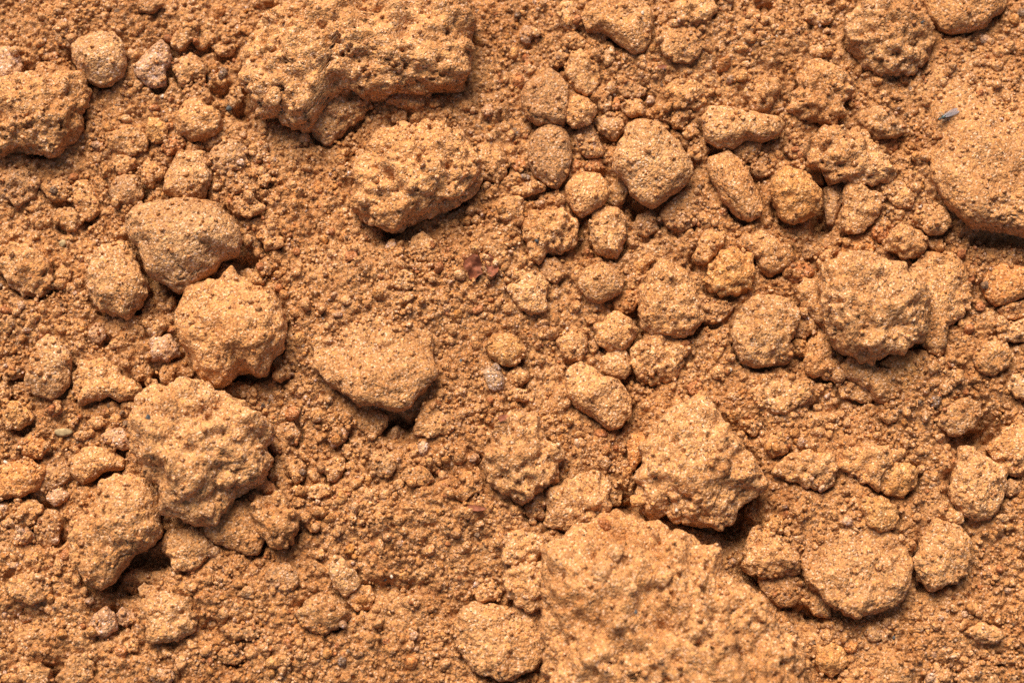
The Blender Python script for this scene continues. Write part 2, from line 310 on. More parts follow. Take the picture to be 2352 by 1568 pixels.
C|c|n|.5|.1|0|200,930 250,870 320,880 350,950 330,1000 270,1025 215,990||
C|m|n|.5|.08|0|165,860 200,800 250,800 255,850 210,890||
C|m|n|.5|.08|0|100,780 140,690 190,670 220,740 170,820 110,820||
C|c|b|.45|.04|0|820,950 880,880 950,900 985,960 950,1010 870,1010||
C|c|n|.5|.06|0|860,1040 900,1000 960,1010 965,1060 920,1085||
C|m|r|.5|.04|-2|1230,660 1250,635 1300,645 1310,680 1270,695||
C|m|n|.35|.02|0|1440,1190 1520,1150 1610,1170 1660,1240 1640,1310 1570,1330 1490,1290||
C|m|n|.5|.1|1|1650,1370 1700,1310 1790,1290 1850,1340 1885,1430 1830,1490 1740,1500 1670,1440|medium clod half under the lip of the broad fly mound|
C|c|n|.45|.08|1|90,90 100,30 200,-20 370,-20 385,60 330,120 250,170 140,150||
C|c|b|.4|.05|-2|390,30 430,-20 490,0 480,60 420,75||
C|m|n|.4|.1|0|1710,370 1760,330 1820,320 1800,360 1740,400|thin pale flake of soil leaning on the pitted top clod|
C|s|o|.5|.1|0|1550,500 1590,470 1630,485 1620,520 1570,535|small orange pebble below the pitted top clod|
C|m|n|.5|.05|0|940,60 1000,20 1080,30 1140,70 1110,140 1030,160 950,130||
C|m|n|.35|0|0|980,310 1040,270 1120,280 1130,350 1060,370 1000,360||
F|c|n|.6|.16|2|1455,150 1500,90 1590,55 1680,90 1720,160 1720,230 1640,255 1560,240 1480,200|knobbly oval clod over a dark gap|the knobbly oval clod
F|m|n|.5|.06|0|1720,130 1790,120 1850,170 1840,220 1760,210||
F|s|o|.5|.06|-2|1190,180 1230,120 1310,105 1380,130 1405,190 1390,240 1300,260 1200,250|smooth round orange-brown clod behind a high porous one|
F|c|r|.5|.06|-2|1395,60 1460,30 1520,60 1480,120 1430,160 1400,120||
F|m|n|.5|.12|0|520,170 570,120 680,100 790,140 870,190 890,260 830,320 740,370 680,340 650,270 600,230 550,200|hook-shaped tan clod with a notch|the hook-shaped clod
F|c|n|.45|.06|0|240,240 290,130 360,60 440,90 430,170 370,250 320,300 250,290||
F|c|y|.55|.14|0|320,400 350,310 410,240 500,205 580,230 620,310 610,380 600,440 520,480 430,490 350,460|crumbly yellowish clod like a piece of cake|the cake-like clod
F|m|b|.5|.08|-2|925,210 950,170 1000,165 1030,210 1000,260 950,265||
F|m|n|.5|.1|0|1025,280 1060,220 1110,195 1140,250 1110,310 1050,340||
F|c|r|.4|0|-2|800,350 860,290 950,280 1020,330 990,380 900,410 830,390||
F|c|n|.5|.1|2|885,460 950,390 1050,390 1080,500 1110,650 1090,720 1010,640 940,560|rough shoulder clod pressed against the high porous clod|
F|m|n|.36|.06|-2|1600,380 1680,260 1790,220 1900,240 1980,310 2010,420 2000,560 1940,640 1860,700 1850,860 1780,880 1700,800 1680,560|tall broad clod behind the high porous one|the tall broad clod
F|s|o|.5|.12|0|2080,420 2120,340 2200,290 2300,300 2400,330 2400,480 2300,530 2180,565 2100,510|smooth orange-yellow clod at the side edge|the smooth orange clod
F|c|n|.5|.08|0|2190,590 2260,550 2352,540 2400,620 2300,645 2210,640||
F|m|n|.5|.16|2|490,750 500,660 560,560 650,510 770,500 860,540 910,610 920,680 870,750 860,840 850,920 740,930 640,950 560,910 520,830|broad flat smooth clod with a straight side edge|the broad flat clod
F|c|n|.5|.12|2|870,720 900,650 970,610 1040,650 1060,700 980,750 900,765||
F|c|y|.6|.14|1|855,830 890,780 950,770 980,820 950,880 880,885|small yellowish nub between larger clods|
F|c|n|.5|.12|0|980,800 1040,735 1100,760 1140,850 1150,910 1190,970 1160,1035 1080,1020 990,990 960,930 970,860|upright crumbly clod with a bulging foot|
F|m|n|.5|.08|-1|1190,940 1240,880 1340,890 1420,950 1520,980 1560,1050 1550,1130 1470,1175 1400,1170 1370,1090 1290,1050 1210,1010|bent lumpy clod lying below the high porous one|the bent lumpy clod
F|m|y|.4|.02|-4|1430,930 1520,880 1620,850 1700,900 1710,980 1680,1060 1600,1110 1550,1060 1500,960||
F|c|n|.45|.06|0|1170,1090 1230,1040 1320,1070 1390,1130 1370,1180 1280,1160 1190,1150||
F|m|b|.45|.04|0|270,560 350,510 450,530 500,570 460,640 370,670 280,650||
E|m|n|.55|.16|4|1985,600 2000,480 2040,380 2100,300 2190,280 2260,340 2320,430 2380,540 2380,650 2340,740 2250,760 2140,740 2040,730 2010,690 1990,650|large lumpy upright clod with a curved crack under it|the lumpy upright clod
E|c|n|.5|.1|0|1930,890 1960,800 2040,750 2150,760 2250,800 2290,860 2250,950 2200,1020 2100,1055 2000,1045 1950,970|rounded crumbly clod beneath a curved crack|the cracked-off round clod
E|s|n|.6|.16|0|1590,420 1610,350 1680,300 1760,290 1840,340 1885,410 1870,480 1800,520 1720,550 1650,500|round smooth clod of fine sand|the round sandy clod
E|s|o|.6|.1|0|1820,540 1840,490 1900,460 1970,470 1985,540 1950,600 1880,610 1830,590|small smooth orange ball|the small orange ball
E|m|n|.7|.18|2|1700,690 1760,660 1830,610 1920,640 1975,720 1950,790 1890,840 1800,850 1740,810 1710,760|small high-standing clod with a pointed crown|
E|m|n|.6|.14|2|1755,910 1790,845 1870,840 1920,880 1950,950 1900,1030 1820,1020 1760,980|small knob lodged above the long potato-like clod|
E|c|b|.5|.05|-2|1655,800 1700,770 1735,800 1720,850 1670,850||
E|s|n|.6|.18|3|1510,1040 1540,960 1620,920 1700,960 1750,1010 1850,1040 1900,1090 1950,1170 1930,1250 1880,1330 1800,1350 1740,1310 1690,1260 1590,1200 1530,1140|long smooth slanting clod shaped like a potato|the potato-like clod
E|m|n|.5|.1|0|1460,800 1500,720 1580,700 1650,770 1655,850 1620,915 1540,920 1490,870||
E|m|n|.42|.03|0|1150,460 1180,360 1260,320 1360,350 1410,410 1400,510 1380,600 1300,630 1220,570|half-buried round clod dusted with sand|the half-buried round clod
E|s|b|.45|.06|-1|1350,340 1380,270 1450,250 1505,300 1510,370 1460,430 1390,400||
E|s|y|.62|.18|0|1005,820 1050,750 1130,735 1210,760 1265,830 1250,890 1200,945 1110,945 1040,890|pale yellow faceted pebble-like clod lying alone|the pale yellow clod
E|m|n|.5|.05|0|1140,1000 1200,940 1270,960 1290,1010 1240,1075 1170,1070||
E|m|n|.4|.1|0|1130,1120 1180,1080 1250,1100 1330,1150 1250,1170 1160,1165||
E|m|n|.5|.1|0|1040,1180 1080,1140 1130,1180 1120,1230 1070,1240||
E|m|n|.5|.1|0|510,200 540,120 610,95 690,140 710,210 680,285 590,280 520,250|small rounded clod in front of the crested craggy one|
E|c|n|.4|.05|0|410,440 430,360 500,335 560,380 550,440 480,470||
E|m|n|.5|.05|0|110,240 140,190 190,210 190,260 140,280||
E|m|n|.24|.0|1|-100,930 -90,700 60,470 300,400 520,500 660,740 700,980 560,1150 480,1220 400,1220 320,1190 220,1180 60,1090 -30,1040|broad low smooth mound with a crack along its lower edge|the low central mound
E|m|n|.3|-.02|-4|-60,1170 60,1130 200,1190 330,1230 380,1270 370,1340 300,1400 180,1340 60,1290 -40,1240||
E|m|n|.35|0|-2|540,1390 590,1270 600,1180 720,1150 830,1200 850,1300 760,1380 640,1400||
E|s|p|.6|.16|0|0,1420 30,1360 90,1325 135,1370 110,1430 30,1475|small smooth pinkish oval stone|the pinkish oval stone
H|c|n|.52|.14|4|990,170 1040,80 1060,-50 1130,-130 1230,-150 1340,-110 1370,-20 1430,50 1500,90 1470,170 1440,270 1400,310 1310,340 1260,410 1190,400 1120,330 1040,270|big crumbly clod riddled with small pores|the pore-riddled clod
H|c|n|.5|.08|0|900,30 920,-50 1000,-80 1050,-10 1040,60 1000,115 940,90||
H|s|t|.5|.14|0|265,160 290,90 360,75 430,100 440,180 410,245 340,250 285,220|round pale disc-like pebble|the pale disc pebble
H|m|n|.5|.1|0|460,230 500,190 580,175 650,210 680,270 620,310 540,300 480,270||
H|c|n|.5|.06|0|840,300 880,230 950,195 990,260 980,340 910,370 880,410 820,380||
H|c|n|.55|.16|3|1385,440 1430,340 1520,290 1620,240 1720,240 1790,310 1800,400 1770,490 1680,540 1580,580 1480,590 1400,550|crumbly oval clod beside a black hole|the crumbly oval clod
H|c|n|.45|.04|0|1780,330 1840,290 1880,350 1870,430 1810,440||
H|c|b|.5|.06|-2|1255,440 1300,350 1380,340 1395,430 1370,510 1300,540 1260,500||
H|s|o|.5|.08|0|1910,40 1940,-30 2010,-20 2050,40 2000,150 1950,220 1910,140|smooth orange-brown clod pressed against the arrowhead clod|
H|m|n|.28|.04|1|800,1150 900,1060 1050,1060 1200,1080 1380,1110 1420,1200 1420,1350 1300,1480 1100,1550 900,1450 820,1300|broad low clod beside the largest bottom clod|the broad low clod
H|c|n|.45|.08|6|1120,900 1180,820 1300,770 1400,820 1420,920 1400,1040 1310,1100 1200,1060 1140,990|rough clod leaning on the largest bottom clod|
H|c|n|.35|.02|2|1110,700 1150,620 1260,610 1350,640 1370,720 1300,790 1200,800 1120,780||
H|c|n|.5|.06|0|900,960 960,910 1060,920 1110,980 1060,1050 960,1040||
H|c|n|.4|.04|2|1370,620 1430,580 1510,620 1530,680 1460,760 1380,720||
H|m|t|.45|.1|2|0,830 30,760 90,755 130,820 190,860 220,920 170,980 100,1010 40,950 10,890|pinkish-grey faceted clod with a tilted flat face|the tilted faceted clod
H|c|n|.4|.04|0|120,1040 180,960 270,940 300,1010 280,1090 190,1110||
H|m|n|.5|.06|0|0,180 40,120 110,130 110,200 60,260 0,280||
H|m|n|.5|.06|0|80,90 100,40 150,40 155,100 120,130||
H|c|n|.35|0|0|470,1050 520,1000 580,1010 590,1070 530,1100||
H|m|b|.5|.05|0|130,1360 170,1320 230,1330 230,1380 180,1410||
D|c|n|.5|.1|0|0,330 20,220 90,170 200,200 290,270 340,380 330,450 240,495 150,485 60,430|soft-looking crumbly clod near the side edge|the soft crumbly clod
D|s|t|.6|.16|0|165,1020 200,900 240,790 310,740 380,780 450,880 450,960 440,1060 390,1120 330,1160 220,1130 170,1080|upright smooth pale clod like a tooth|the tooth-like clod
D|m|n|.45|.08|-1|460,1020 520,920 640,905 740,960 780,1010 860,1040 910,1100 860,1160 760,1170 680,1130 610,1160 520,1190 470,1120|broad uneven clod with a lobed lower edge|the lobed clod
D|m|y|.5|.1|0|430,1120 445,1085 480,1110 485,1170 450,1180||
D|m|p|.55|.18|0|940,800 990,760 1090,750 1140,810 1150,880 1080,920 980,910 930,870|pale flat-topped block of soil|the pale flat-topped block
D|m|t|.5|.1|0|930,680 970,640 1030,660 1040,720 1010,770 950,750||
D|m|p|.6|.16|0|565,720 610,670 660,690 665,760 640,805 580,790|small pale pinkish nugget|
D|m|n|.55|.1|0|825,980 870,930 940,935 980,980 950,1030 880,1050||
D|m|n|.6|.1|0|1015,1000 1050,945 1120,955 1135,1010 1100,1055 1040,1060||
D|m|n|.5|.1|0|1180,980 1210,955 1250,980 1240,1015 1200,1020||
D|m|n|.5|.1|0|920,1050 950,1010 1010,1030 1005,1080 950,1100||
D|m|y|.6|.12|0|15,1250 60,1180 130,1160 190,1220 190,1310 120,1360 40,1340|yellowish rounded clod near the side edge|the yellowish side clod
G|m|o|.6|.14|0|130,60 160,0 230,-15 290,20 300,80 260,130 190,140 140,110|round orange gritty ball|the orange gritty ball
D|m|p|.6|.14|0|640,1390 700,1350 780,1340 830,1390 850,1460 780,1490 720,1460 670,1440|pale pinkish lump against the big knobbly clod|
D|c|n|.5|.08|0|0,960 70,925 140,960 140,1010 80,1030 0,1010||
D|m|n|.5|.1|0|-20,1060 40,1050 80,1130 30,1190 -20,1190||
D|m|n|.5|.08|0|545,1310 590,1260 660,1270 680,1320 630,1350 570,1350||
D|m|n|.5|.08|0|690,1300 720,1250 770,1260 770,1320 720,1340||
D|m|n|.5|.08|0|470,1380 500,1350 570,1360 580,1400 530,1425 480,1420||
D|m|r|.5|.08|0|280,1230 320,1190 380,1200 390,1250 340,1280||
D|m|n|.5|.08|0|420,1290 450,1250 510,1270 500,1320 450,1340||
D|c|n|.45|.04|0|350,360 400,310 460,330 450,400 390,440||
D|m|n|.5|.08|0|500,490 540,460 575,490 560,530 515,535||
D|m|b|.5|.06|0|1640,310 1690,250 1740,260 1770,320 1720,380 1660,350|small squarish clod by the horn of the horned clod|
D|m|n|.5|.08|0|1530,350 1580,310 1660,360 1685,420 1630,440 1560,400||
D|c|n|.45|.05|0|1640,120 1680,60 1760,70 1810,130 1780,200 1700,210||
D|m|n|.5|.06|0|1545,110 1600,100 1620,150 1570,180||
D|m|n|.5|.05|0|1750,970 1800,920 1860,950 1850,1020 1790,1050||
D|s|b|.45|.06|0|1750,1380 1790,1310 1870,1310 1920,1380 1890,1450 1810,1450|smooth olive-brown round clod beside the big knobbly clod|
G|m|n|.5|.14|0|455,190 480,110 560,60 660,70 760,110 800,150 770,200 680,210 600,260 530,295 480,250|tan clod with a pointed lower corner|the cornered tan clod
G|m|o|.55|.14|1|-20,180 80,150 200,155 290,190 280,260 230,330 150,370 60,380 -20,380|broad orange clod at the side edge|the broad orange clod
G|s|b|.45|.06|-3|300,160 380,130 450,190 450,260 370,320 280,350 230,340 280,260||
G|m|p|.6|.16|0|285,370 330,330 400,320 445,360 420,410 350,435 300,410|pale pinkish stone in a dark hollow|the pinkish stone
G|m|n|.5|.12|4|440,640 520,520 600,400 640,280 740,240 880,230 960,300 1010,400 1010,520 1050,600 980,680 870,740 780,820 720,900 660,950 560,930 520,860 460,760|large smooth clod with curved ridges, leaning below the big knobbly clod|the ridged clod
G|m|n|.5|.12|1|60,480 90,410 180,390 270,430 250,510 190,560 130,590 60,560|rounded tan clod below the broad orange clod|
G|s|b|.5|.12|0|220,590 240,500 300,450 370,470 400,560 370,660 300,715 240,670|smooth oval brown clod|the smooth oval clod
G|m|p|.45|.08|-2|60,640 100,590 170,560 215,600 210,670 150,690 90,660||
G|m|p|.45|.08|-1|-20,430 20,400 50,440 40,500 -20,520||
G|s|n|.4|.08|0|1300,570 1370,480 1480,400 1600,400 1650,500 1690,630 1650,740 1580,750 1480,710 1380,670 1320,630|smooth low clod partly hidden under a rougher one|the smooth low clod
G|c|n|.6|.18|3|1605,440 1640,370 1720,370 1790,340 1840,420 1890,500 1900,600 1850,680 1760,690 1660,640 1640,530|upright rough clod with a hollow beside it|the upright rough clod
G|m|n|.4|.06|-1|1060,650 1110,580 1220,570 1310,610 1350,690 1320,770 1230,850 1130,840 1070,740||
G|m|b|.4|.08|0|1680,890 1720,820 1820,800 1890,850 1900,930 1850,980 1760,995 1700,960|round olive-brown clod alone on fine crumbs|the lone olive clod
G|c|n|.5|.08|2|1890,1120 1940,1040 2060,1000 2160,1040 2220,1120 2180,1200 2060,1240 1950,1210|loose crumbly heap of pale grains|the loose crumbly heap
G|m|p|.6|.18|0|555,1200 600,1130 690,1075 735,1130 745,1220 680,1260 590,1275|pale angular stone beside a smaller pink one|the pale angular stone
G|m|p|.5|.1|-1|740,1120 790,1085 850,1110 870,1170 810,1215 750,1190|small pink-brown stone touching a pale angular one|
G|c|n|.45|.08|0|1395,1220 1470,1185 1600,1180 1680,1210 1620,1290 1500,1280 1420,1260||
G|m|p|.55|.14|2|940,1500 1000,1475 1090,1490 1130,1530 1070,1575 980,1560|flat pinkish chip of stone at the bottom edge|
G|c|n|.35|.02|0|40,950 100,870 220,860 330,920 310,1010 200,1050 90,1030||
G|c|n|.4|.04|0|900,1140 930,1040 1060,980 1180,1020 1250,1120 1230,1230 1100,1290 950,1290||
G|m|n|.5|.08|0|1390,1380 1440,1320 1530,1330 1560,1400 1500,1450 1420,1440||
G|m|y|.5|.1|0|1840,340 1880,305 1940,315 1945,355 1890,380||
G|m|n|.5|.08|0|1950,340 2010,290 2090,300 2110,360 2040,400 1970,380||
G|m|n|.5|.08|0|2060,220 2100,150 2160,120 2200,160 2170,240 2110,280||
G|m|n|.5|.1|0|1860,400 1900,380 1945,400 1930,440 1880,445||
G|m|o|.5|.08|0|1930,540 1980,510 2050,530 2040,590 1980,610||
G|c|n|.5|.05|0|1830,180 1880,140 1950,190 1940,260 1880,290 1840,240||
G|m|r|.45|.05|0|1620,330 1680,270 1750,290 1770,340 1700,360||
G|m|n|.5|.06|0|880,960 920,920 970,950 960,1000 900,1010||
G|c|n|.35|0|0|60,1540 130,1450 250,1430 340,1490 300,1570 150,1600||
G|c|n|.4|.04|0|360,1540 420,1420 540,1380 600,1460 560,1570 440,1620||
G|c|n|.45|.06|0|790,1310 840,1270 890,1310 880,1360 820,1370||
I|s|y|.7|.16|0|680,560 700,500 760,478 810,510 825,560 790,620 730,620 690,590|small round mustard-coloured pebble by a black gap|the mustard pebble
I|c|b|.6|.05|-6|500,480 530,430 580,450 580,520 530,550 500,530||
I|c|n|.5|.14|3|555,800 580,700 600,610 660,570 720,620 780,650 850,700 900,750 930,810 870,870 780,880 680,900 590,860|rough three-sided clod by the largest bottom clod|the rough three-sided clod
I|s|b|.4|.06|-2|650,900 780,870 900,850 940,920 930,1010 880,1075 800,1080 740,1040 680,980||
I|m|n|.28|.02|0|930,720 960,560 1100,420 1300,400 1450,520 1560,640 1600,720 1620,830 1600,980 1540,1060 1400,1120 1280,1150 1130,1080 1000,950 940,830|broad smooth pan-like clod with a rounded lower rim|the broad pan-like clod
I|m|y|.55|.14|4|1310,450 1340,380 1440,370 1510,430 1555,510 1510,570 1430,600 1360,560|rounded crumbly clod perched on the broad pan-like clod|
I|m|n|.5|.14|1|1640,800 1690,680 1720,590 1790,520 1880,540 1950,570 2010,640 2000,760 1970,880 1880,940 1770,970 1690,900|upright clod with a slanting ridge and grooved face|the grooved clod
I|c|n|.5|.08|0|1840,500 1880,450 1950,480 1960,550 1890,560||
I|m|n|.5|.14|1|1900,270 1930,150 1950,80 2020,60 2110,130 2200,180 2240,240 2230,340 2200,440 2140,510 2050,540 1970,500 1930,440 1890,360|medium evenly grained clod with a flat upper edge|the evenly grained clod
I|c|n|.45|.1|1|2130,80 2170,0 2280,-80 2420,-80 2420,230 2300,240 2210,180|crumbly clod at the side edge beyond a dark trench|the trench-side clod
F|m|n|.5|.12|1|1800,1270 1850,1200 1960,1150 2050,1180 2080,1270 2030,1340 1940,1390 1860,1370 1810,1320|medium rounded clod above a dark trench|the round trench clod
F|m|n|.4|.06|0|2030,900 2080,800 2170,750 2240,810 2290,880 2250,950 2150,1000 2070,970||
F|c|n|.4|.04|0|2170,700 2260,660 2380,650 2400,770 2300,800 2200,770||
F|s|t|.5|.12|0|2230,1080 2280,1000 2400,980 2400,1180 2300,1140|pale smooth clod cut off by the side of the picture|
F|c|n|.45|.05|0|1850,1020 1900,970 1970,980 1975,1040 1920,1070 1860,1060||
I|c|n|.4|.08|0|770,230 820,120 950,80 1100,110 1150,200 1130,300 1050,330 930,290 820,260|wide crumbly ledge with a dark crack below|the crumbly ledge
I|c|n|.4|.08|0|1190,200 1200,90 1330,40 1480,50 1590,110 1500,180 1440,240 1420,330 1340,290 1240,230||
I|m|y|.45|.08|1|1420,240 1490,170 1600,150 1680,210 1670,300 1580,380 1480,370 1420,310||
F|c|n|.5|.08|0|1430,1260 1480,1200 1550,1230 1540,1300 1460,1310||
F|c|n|.26|-.05|0|600,1110 700,1010 850,1000 1000,1040 1010,1130 930,1200 780,1240 660,1200||
F|c|n|.5|.04|0|540,1340 600,1290 680,1300 690,1370 620,1400||
F|m|n|.45|.05|0|690,1450 730,1380 820,1370 870,1430 850,1500 750,1530||
F|m|n|.5|.05|0|340,980 390,950 440,970 440,1020 380,1030||
F|m|r|.5|.05|0|195,1080 240,1040 300,1060 290,1120 230,1130||
F|m|r|.45|.05|0|1860,920 1890,890 1930,910 1910,950 1870,950||
I|m|y|.6|.12|0|1010,1420 1040,1340 1130,1300 1200,1340 1225,1430 1190,1500 1120,1525 1040,1490|round yellowish knob alone near the bottom edge|the yellowish knob
I|c|n|.45|.06|-1|930,1030 1000,970 1100,990 1130,1060 1100,1140 1000,1120||
I|c|n|.5|.08|0|1980,1240 2060,1180 2160,1200 2230,1260 2180,1310 2080,1320||
I|m|n|.3|.02|0|1380,1500 1450,1400 1560,1370 1640,1450 1620,1570 1500,1600 1390,1580||
I|m|t|.45|.08|0|1930,1530 1980,1450 2080,1420 2180,1480 2200,1580 2050,1620 1930,1600||
I|c|n|.4|.04|0|1720,1500 1790,1440 1870,1460 1890,1570 1800,1600 1720,1580||
I|m|n|.5|.1|0|1580,700 1610,665 1665,680 1665,720 1610,730||
I|c|n|.35|.02|0|1980,1080 2040,1030 2100,1060 2090,1130 2010,1130||
I|c|n|.4|.04|0|2080,1420 2130,1370 2210,1380 2220,1440 2140,1450||
I|m|b|.45|.04|0|2200,330 2260,260 2330,280 2340,350 2270,380||
I|m|r|.4|.02|0|580,500 610,460 680,470 700,510 640,540||
I|m|p|.5|.04|0|2065,860 2085,840 2115,855 2105,885 2075,885||
I|c|b|.5|.04|0|750,1210 780,1180 860,1190 900,1240 860,1290 790,1270||
'''
TONEW = {'n': 'tan', 'p': 'pinkish', 'r': 'rust-red', 'y': 'yellowish', 'b': 'dull brown', 't': 'pale tan', 'o': 'orange', 'g': 'greyish'}
STYW = {'s': 'smooth', 'm': 'gritty', 'c': 'crumbly'}
RECS = []
for ri, line in enumerate(l for l in ROWS.strip().splitlines() if l.strip()):
    tile, style, tone, hk, sit, lift, pts, look, short = line.split('|')
    poly = [T(tile, *map(float, q.split(','))) for q in pts.split()]
    c0, R0, A0 = outline_fn([(x, -y) for x, y in poly]); px, py = c0[0], -c0[1]
    asp = max((R0[k] + R0[k + 120]) for k in range(120)) / min((R0[k] + R0[k + 120]) for k in range(120))
    RECS.append(dict(poly=[(x, y) for x, y in poly], style=style, tone=tone, hk=float(hk), sit=float(sit), lift=float(lift), look=look, short=short,
                     px=px, py=py, R=math.sqrt(A0 / math.pi), asp=asp, seed=ri + 11))

PITS = [  # hollows: x, y, radius x, radius y (survey Z), depth in units
    (925, 975, 55, 26, 24), (1365, 1203, 24, 18, 26), (1690, 1205, 45, 40, 26), (350, 1285, 60, 22, 20), (285, 1350, 55, 26, 20), (100, 1150, 40, 24, 14),
    (70, 165, 22, 14, 14), (230, 1085, 26, 26, 16), (2240, 1000, 60, 45, 20), (1440, 1160, 26, 20, 18), (1890, 500, 24, 45, 16), (1645, 345, 30, 12, 12),
    (2290, 550, 90, 20, 14), (1470, 480, 30, 22, 16), (560, 600, 34, 22, 16), (700, 1390, 30, 12, 8), (900, 1350, 90, 20, 9), (2080, 790, 60, 22, 14),
    (1250, 1450, 14, 60, 12), (1330, 530, 14, 40, 12), (1870, 430, 18, 24, 14), (620, 15, 20, 14, 14), (1755, 20, 18, 14, 12), (250, 1400, 50, 16, 10),
    (120, 1560, 40, 30, 12), (1080, 370, 12, 16, 8), (880, 205, 150, 14, 10), (740, 260, 30, 20, 12), (900, 540, 60, 22, 12), (2190, 1120, 20, 30, 10),
    (1900, 930, 50, 16, 8), (1960, 1410, 70, 14, 8), (2120, 1300, 14, 50, 8), (1740, 1310, 50, 40, 12), (1850, 1410, 45, 45, 11), (1910, 1520, 45, 40, 9), (350, 870, 40, 20, 10), (60, 1420, 60, 25, 8), (30, 1330, 30, 16, 6), (480, 1440, 40, 18, 7), (1100, 1390, 40, 40, 7), (1000, 1090, 40, 18, 6), (560, 260, 30, 22, 9), (500, 210, 24, 20, 8), (420, 660, 30, 30, 12), (570, 860, 40, 18, 12),
]
RISES = [  # gentle swellings
    (1150, 1120, 260, 160, 10), (300, 60, 220, 60, 6), (1650, 60, 200, 80, 8), (900, 1180, 200, 70, 9), (1150, 560, 130, 90, 8), (820, 650, 160, 120, 10),
    (2100, 900, 160, 120, 8), (1750, 900, 120, 80, 6), (560, 1350, 160, 60, 9), (170, 1420, 160, 80, 6), (2250, 300, 220, 260, 17), (890, 700, 210, 150, 13), (60, 700, 90, 120, 5),
    (2000, 1150, 160, 100, 9), (650, 1500, 200, 60, 8), (1000, 900, 150, 90, 6), (600, 480, 150, 120, 6), (2250, 1480, 150, 80, 6), (1000, 250, 180, 110, 5),
]
def gauss_sum(x, y, lst, sgn):
    z = np.zeros_like(x)
    for (u, v, rx, ry, a) in lst:
        px, py = T('Z', u, v); cx, cy = P(px, py); k = 1024 / 2352
        z = z + sgn * a * np.exp(-(((x - cx) / (rx * k)) ** 2 + ((y - cy) / (ry * k)) ** 2))
    return z
def base_h(x, y):
    x = np.asarray(x, np.float64); y = np.asarray(y, np.float64); sh = x.shape; x = x.ravel(); y = y.ravel()
    p = np.stack([x, y, np.zeros_like(x)], 1)
    z = 8 * vnoise(p, 150, 3) + 4.2 * vnoise(p, 55, 5) + 2.4 * vnoise(p, 22, 9)
    z = z + gauss_sum(x, y, PITS, -2.1) + gauss_sum(x, y, RISES, 1)
    return z.reshape(sh)

GX0, GX1, GY0, GY1 = -606, 606, -408, 422     # the finely built patch
STEP = 1.3
def axis(lo, hi):
    core = np.arange(lo, hi + STEP / 2, STEP); out = []; d = STEP; x = hi
    while x < 9000:
        d *= 1.35; x += d; out.append(x)
    out = np.array(out); return np.concatenate([(lo + hi) - out[::-1], core, out])
ax, ay = axis(GX0, GX1), axis(GY0, GY1)
X, Y = np.meshgrid(ax, ay)
B = base_h(X, Y)
# crumbs heaped over the whole patch, each a cap that stands out of the ones below
i0x = int(np.searchsorted(ax, GX0 - 0.01)); i0y = int(np.searchsorted(ay, GY0 - 0.01))
nx = len(np.arange(GX0, GX1 + STEP / 2, STEP)); ny = len(np.arange(GY0, GY1 + STEP / 2, STEP))
patch = B[i0y:i0y + ny, i0x:i0x + nx].copy()
# the soil has sunk and cracked away a little round the clods
for r_ in RECS:
    if r_['sit'] < 0.04 or r_['R'] < 7: continue
    c_, R_, A_ = outline_fn([P(x_, y_, 4.0) for x_, y_ in r_['poly']]); m_ = R_.max() + 16
    a0, a1 = max(0, int((c_[0] - m_ - GX0) / STEP)), min(nx, int((c_[0] + m_ - GX0) / STEP) + 2); b0, b1 = max(0, int((c_[1] - m_ - GY0) / STEP)), min(ny, int((c_[1] + m_ - GY0) / STEP) + 2)
    if a1 <= a0 or b1 <= b0: continue
    xx, yy = np.meshgrid(GX0 + np.arange(a0, a1) * STEP, GY0 + np.arange(b0, b1) * STEP); ddx, ddy = xx - c_[0], yy - c_[1]
    th_ = np.arctan2(ddy, ddx) % (2 * math.pi); dist = np.hypot(ddx, ddy) - np.interp(th_ / (2 * math.pi) * 240, np.arange(241), np.append(R_, R_[0]))
    wob = vnoise(np.stack([xx.ravel(), yy.ravel(), 0 * xx.ravel()], 1), 14, 61).reshape(xx.shape)
    side = 0.55 + 0.45 * np.cos(th_ - math.radians(-65))
    dep = (12 + 0.26 * min(r_['R'], 60)) * side * (0.70 + 0.9 * wob)
    patch[b0:b1, a0:a1] -= np.maximum(dep, 0) * np.where(dist > 0, np.exp(-(dist / 4.0) ** 2), np.exp(-(dist / 12) ** 2))
base_patch = patch.copy()
tintmap = np.zeros_like(patch)
_gx, _gy = np.meshgrid(GX0 + np.arange(nx) * STEP, GY0 + np.arange(ny) * STEP); _p3 = np.stack([_gx.ravel(), _gy.ravel(), 0 * _gx.ravel()], 1)
WARP = (0.55 * vnoise(_p3, 3.6, 201) + 0.45 * vnoise(_p3, 7.5, 202)).reshape(patch.shape)
FINE = np.clip(0.5 + 1.1 * vnoise(_p3, 75, 203) + 0.6 * vnoise(_p3, 30, 204), 0, 1).reshape(patch.shape)     # 1 where the sand lies fine and level
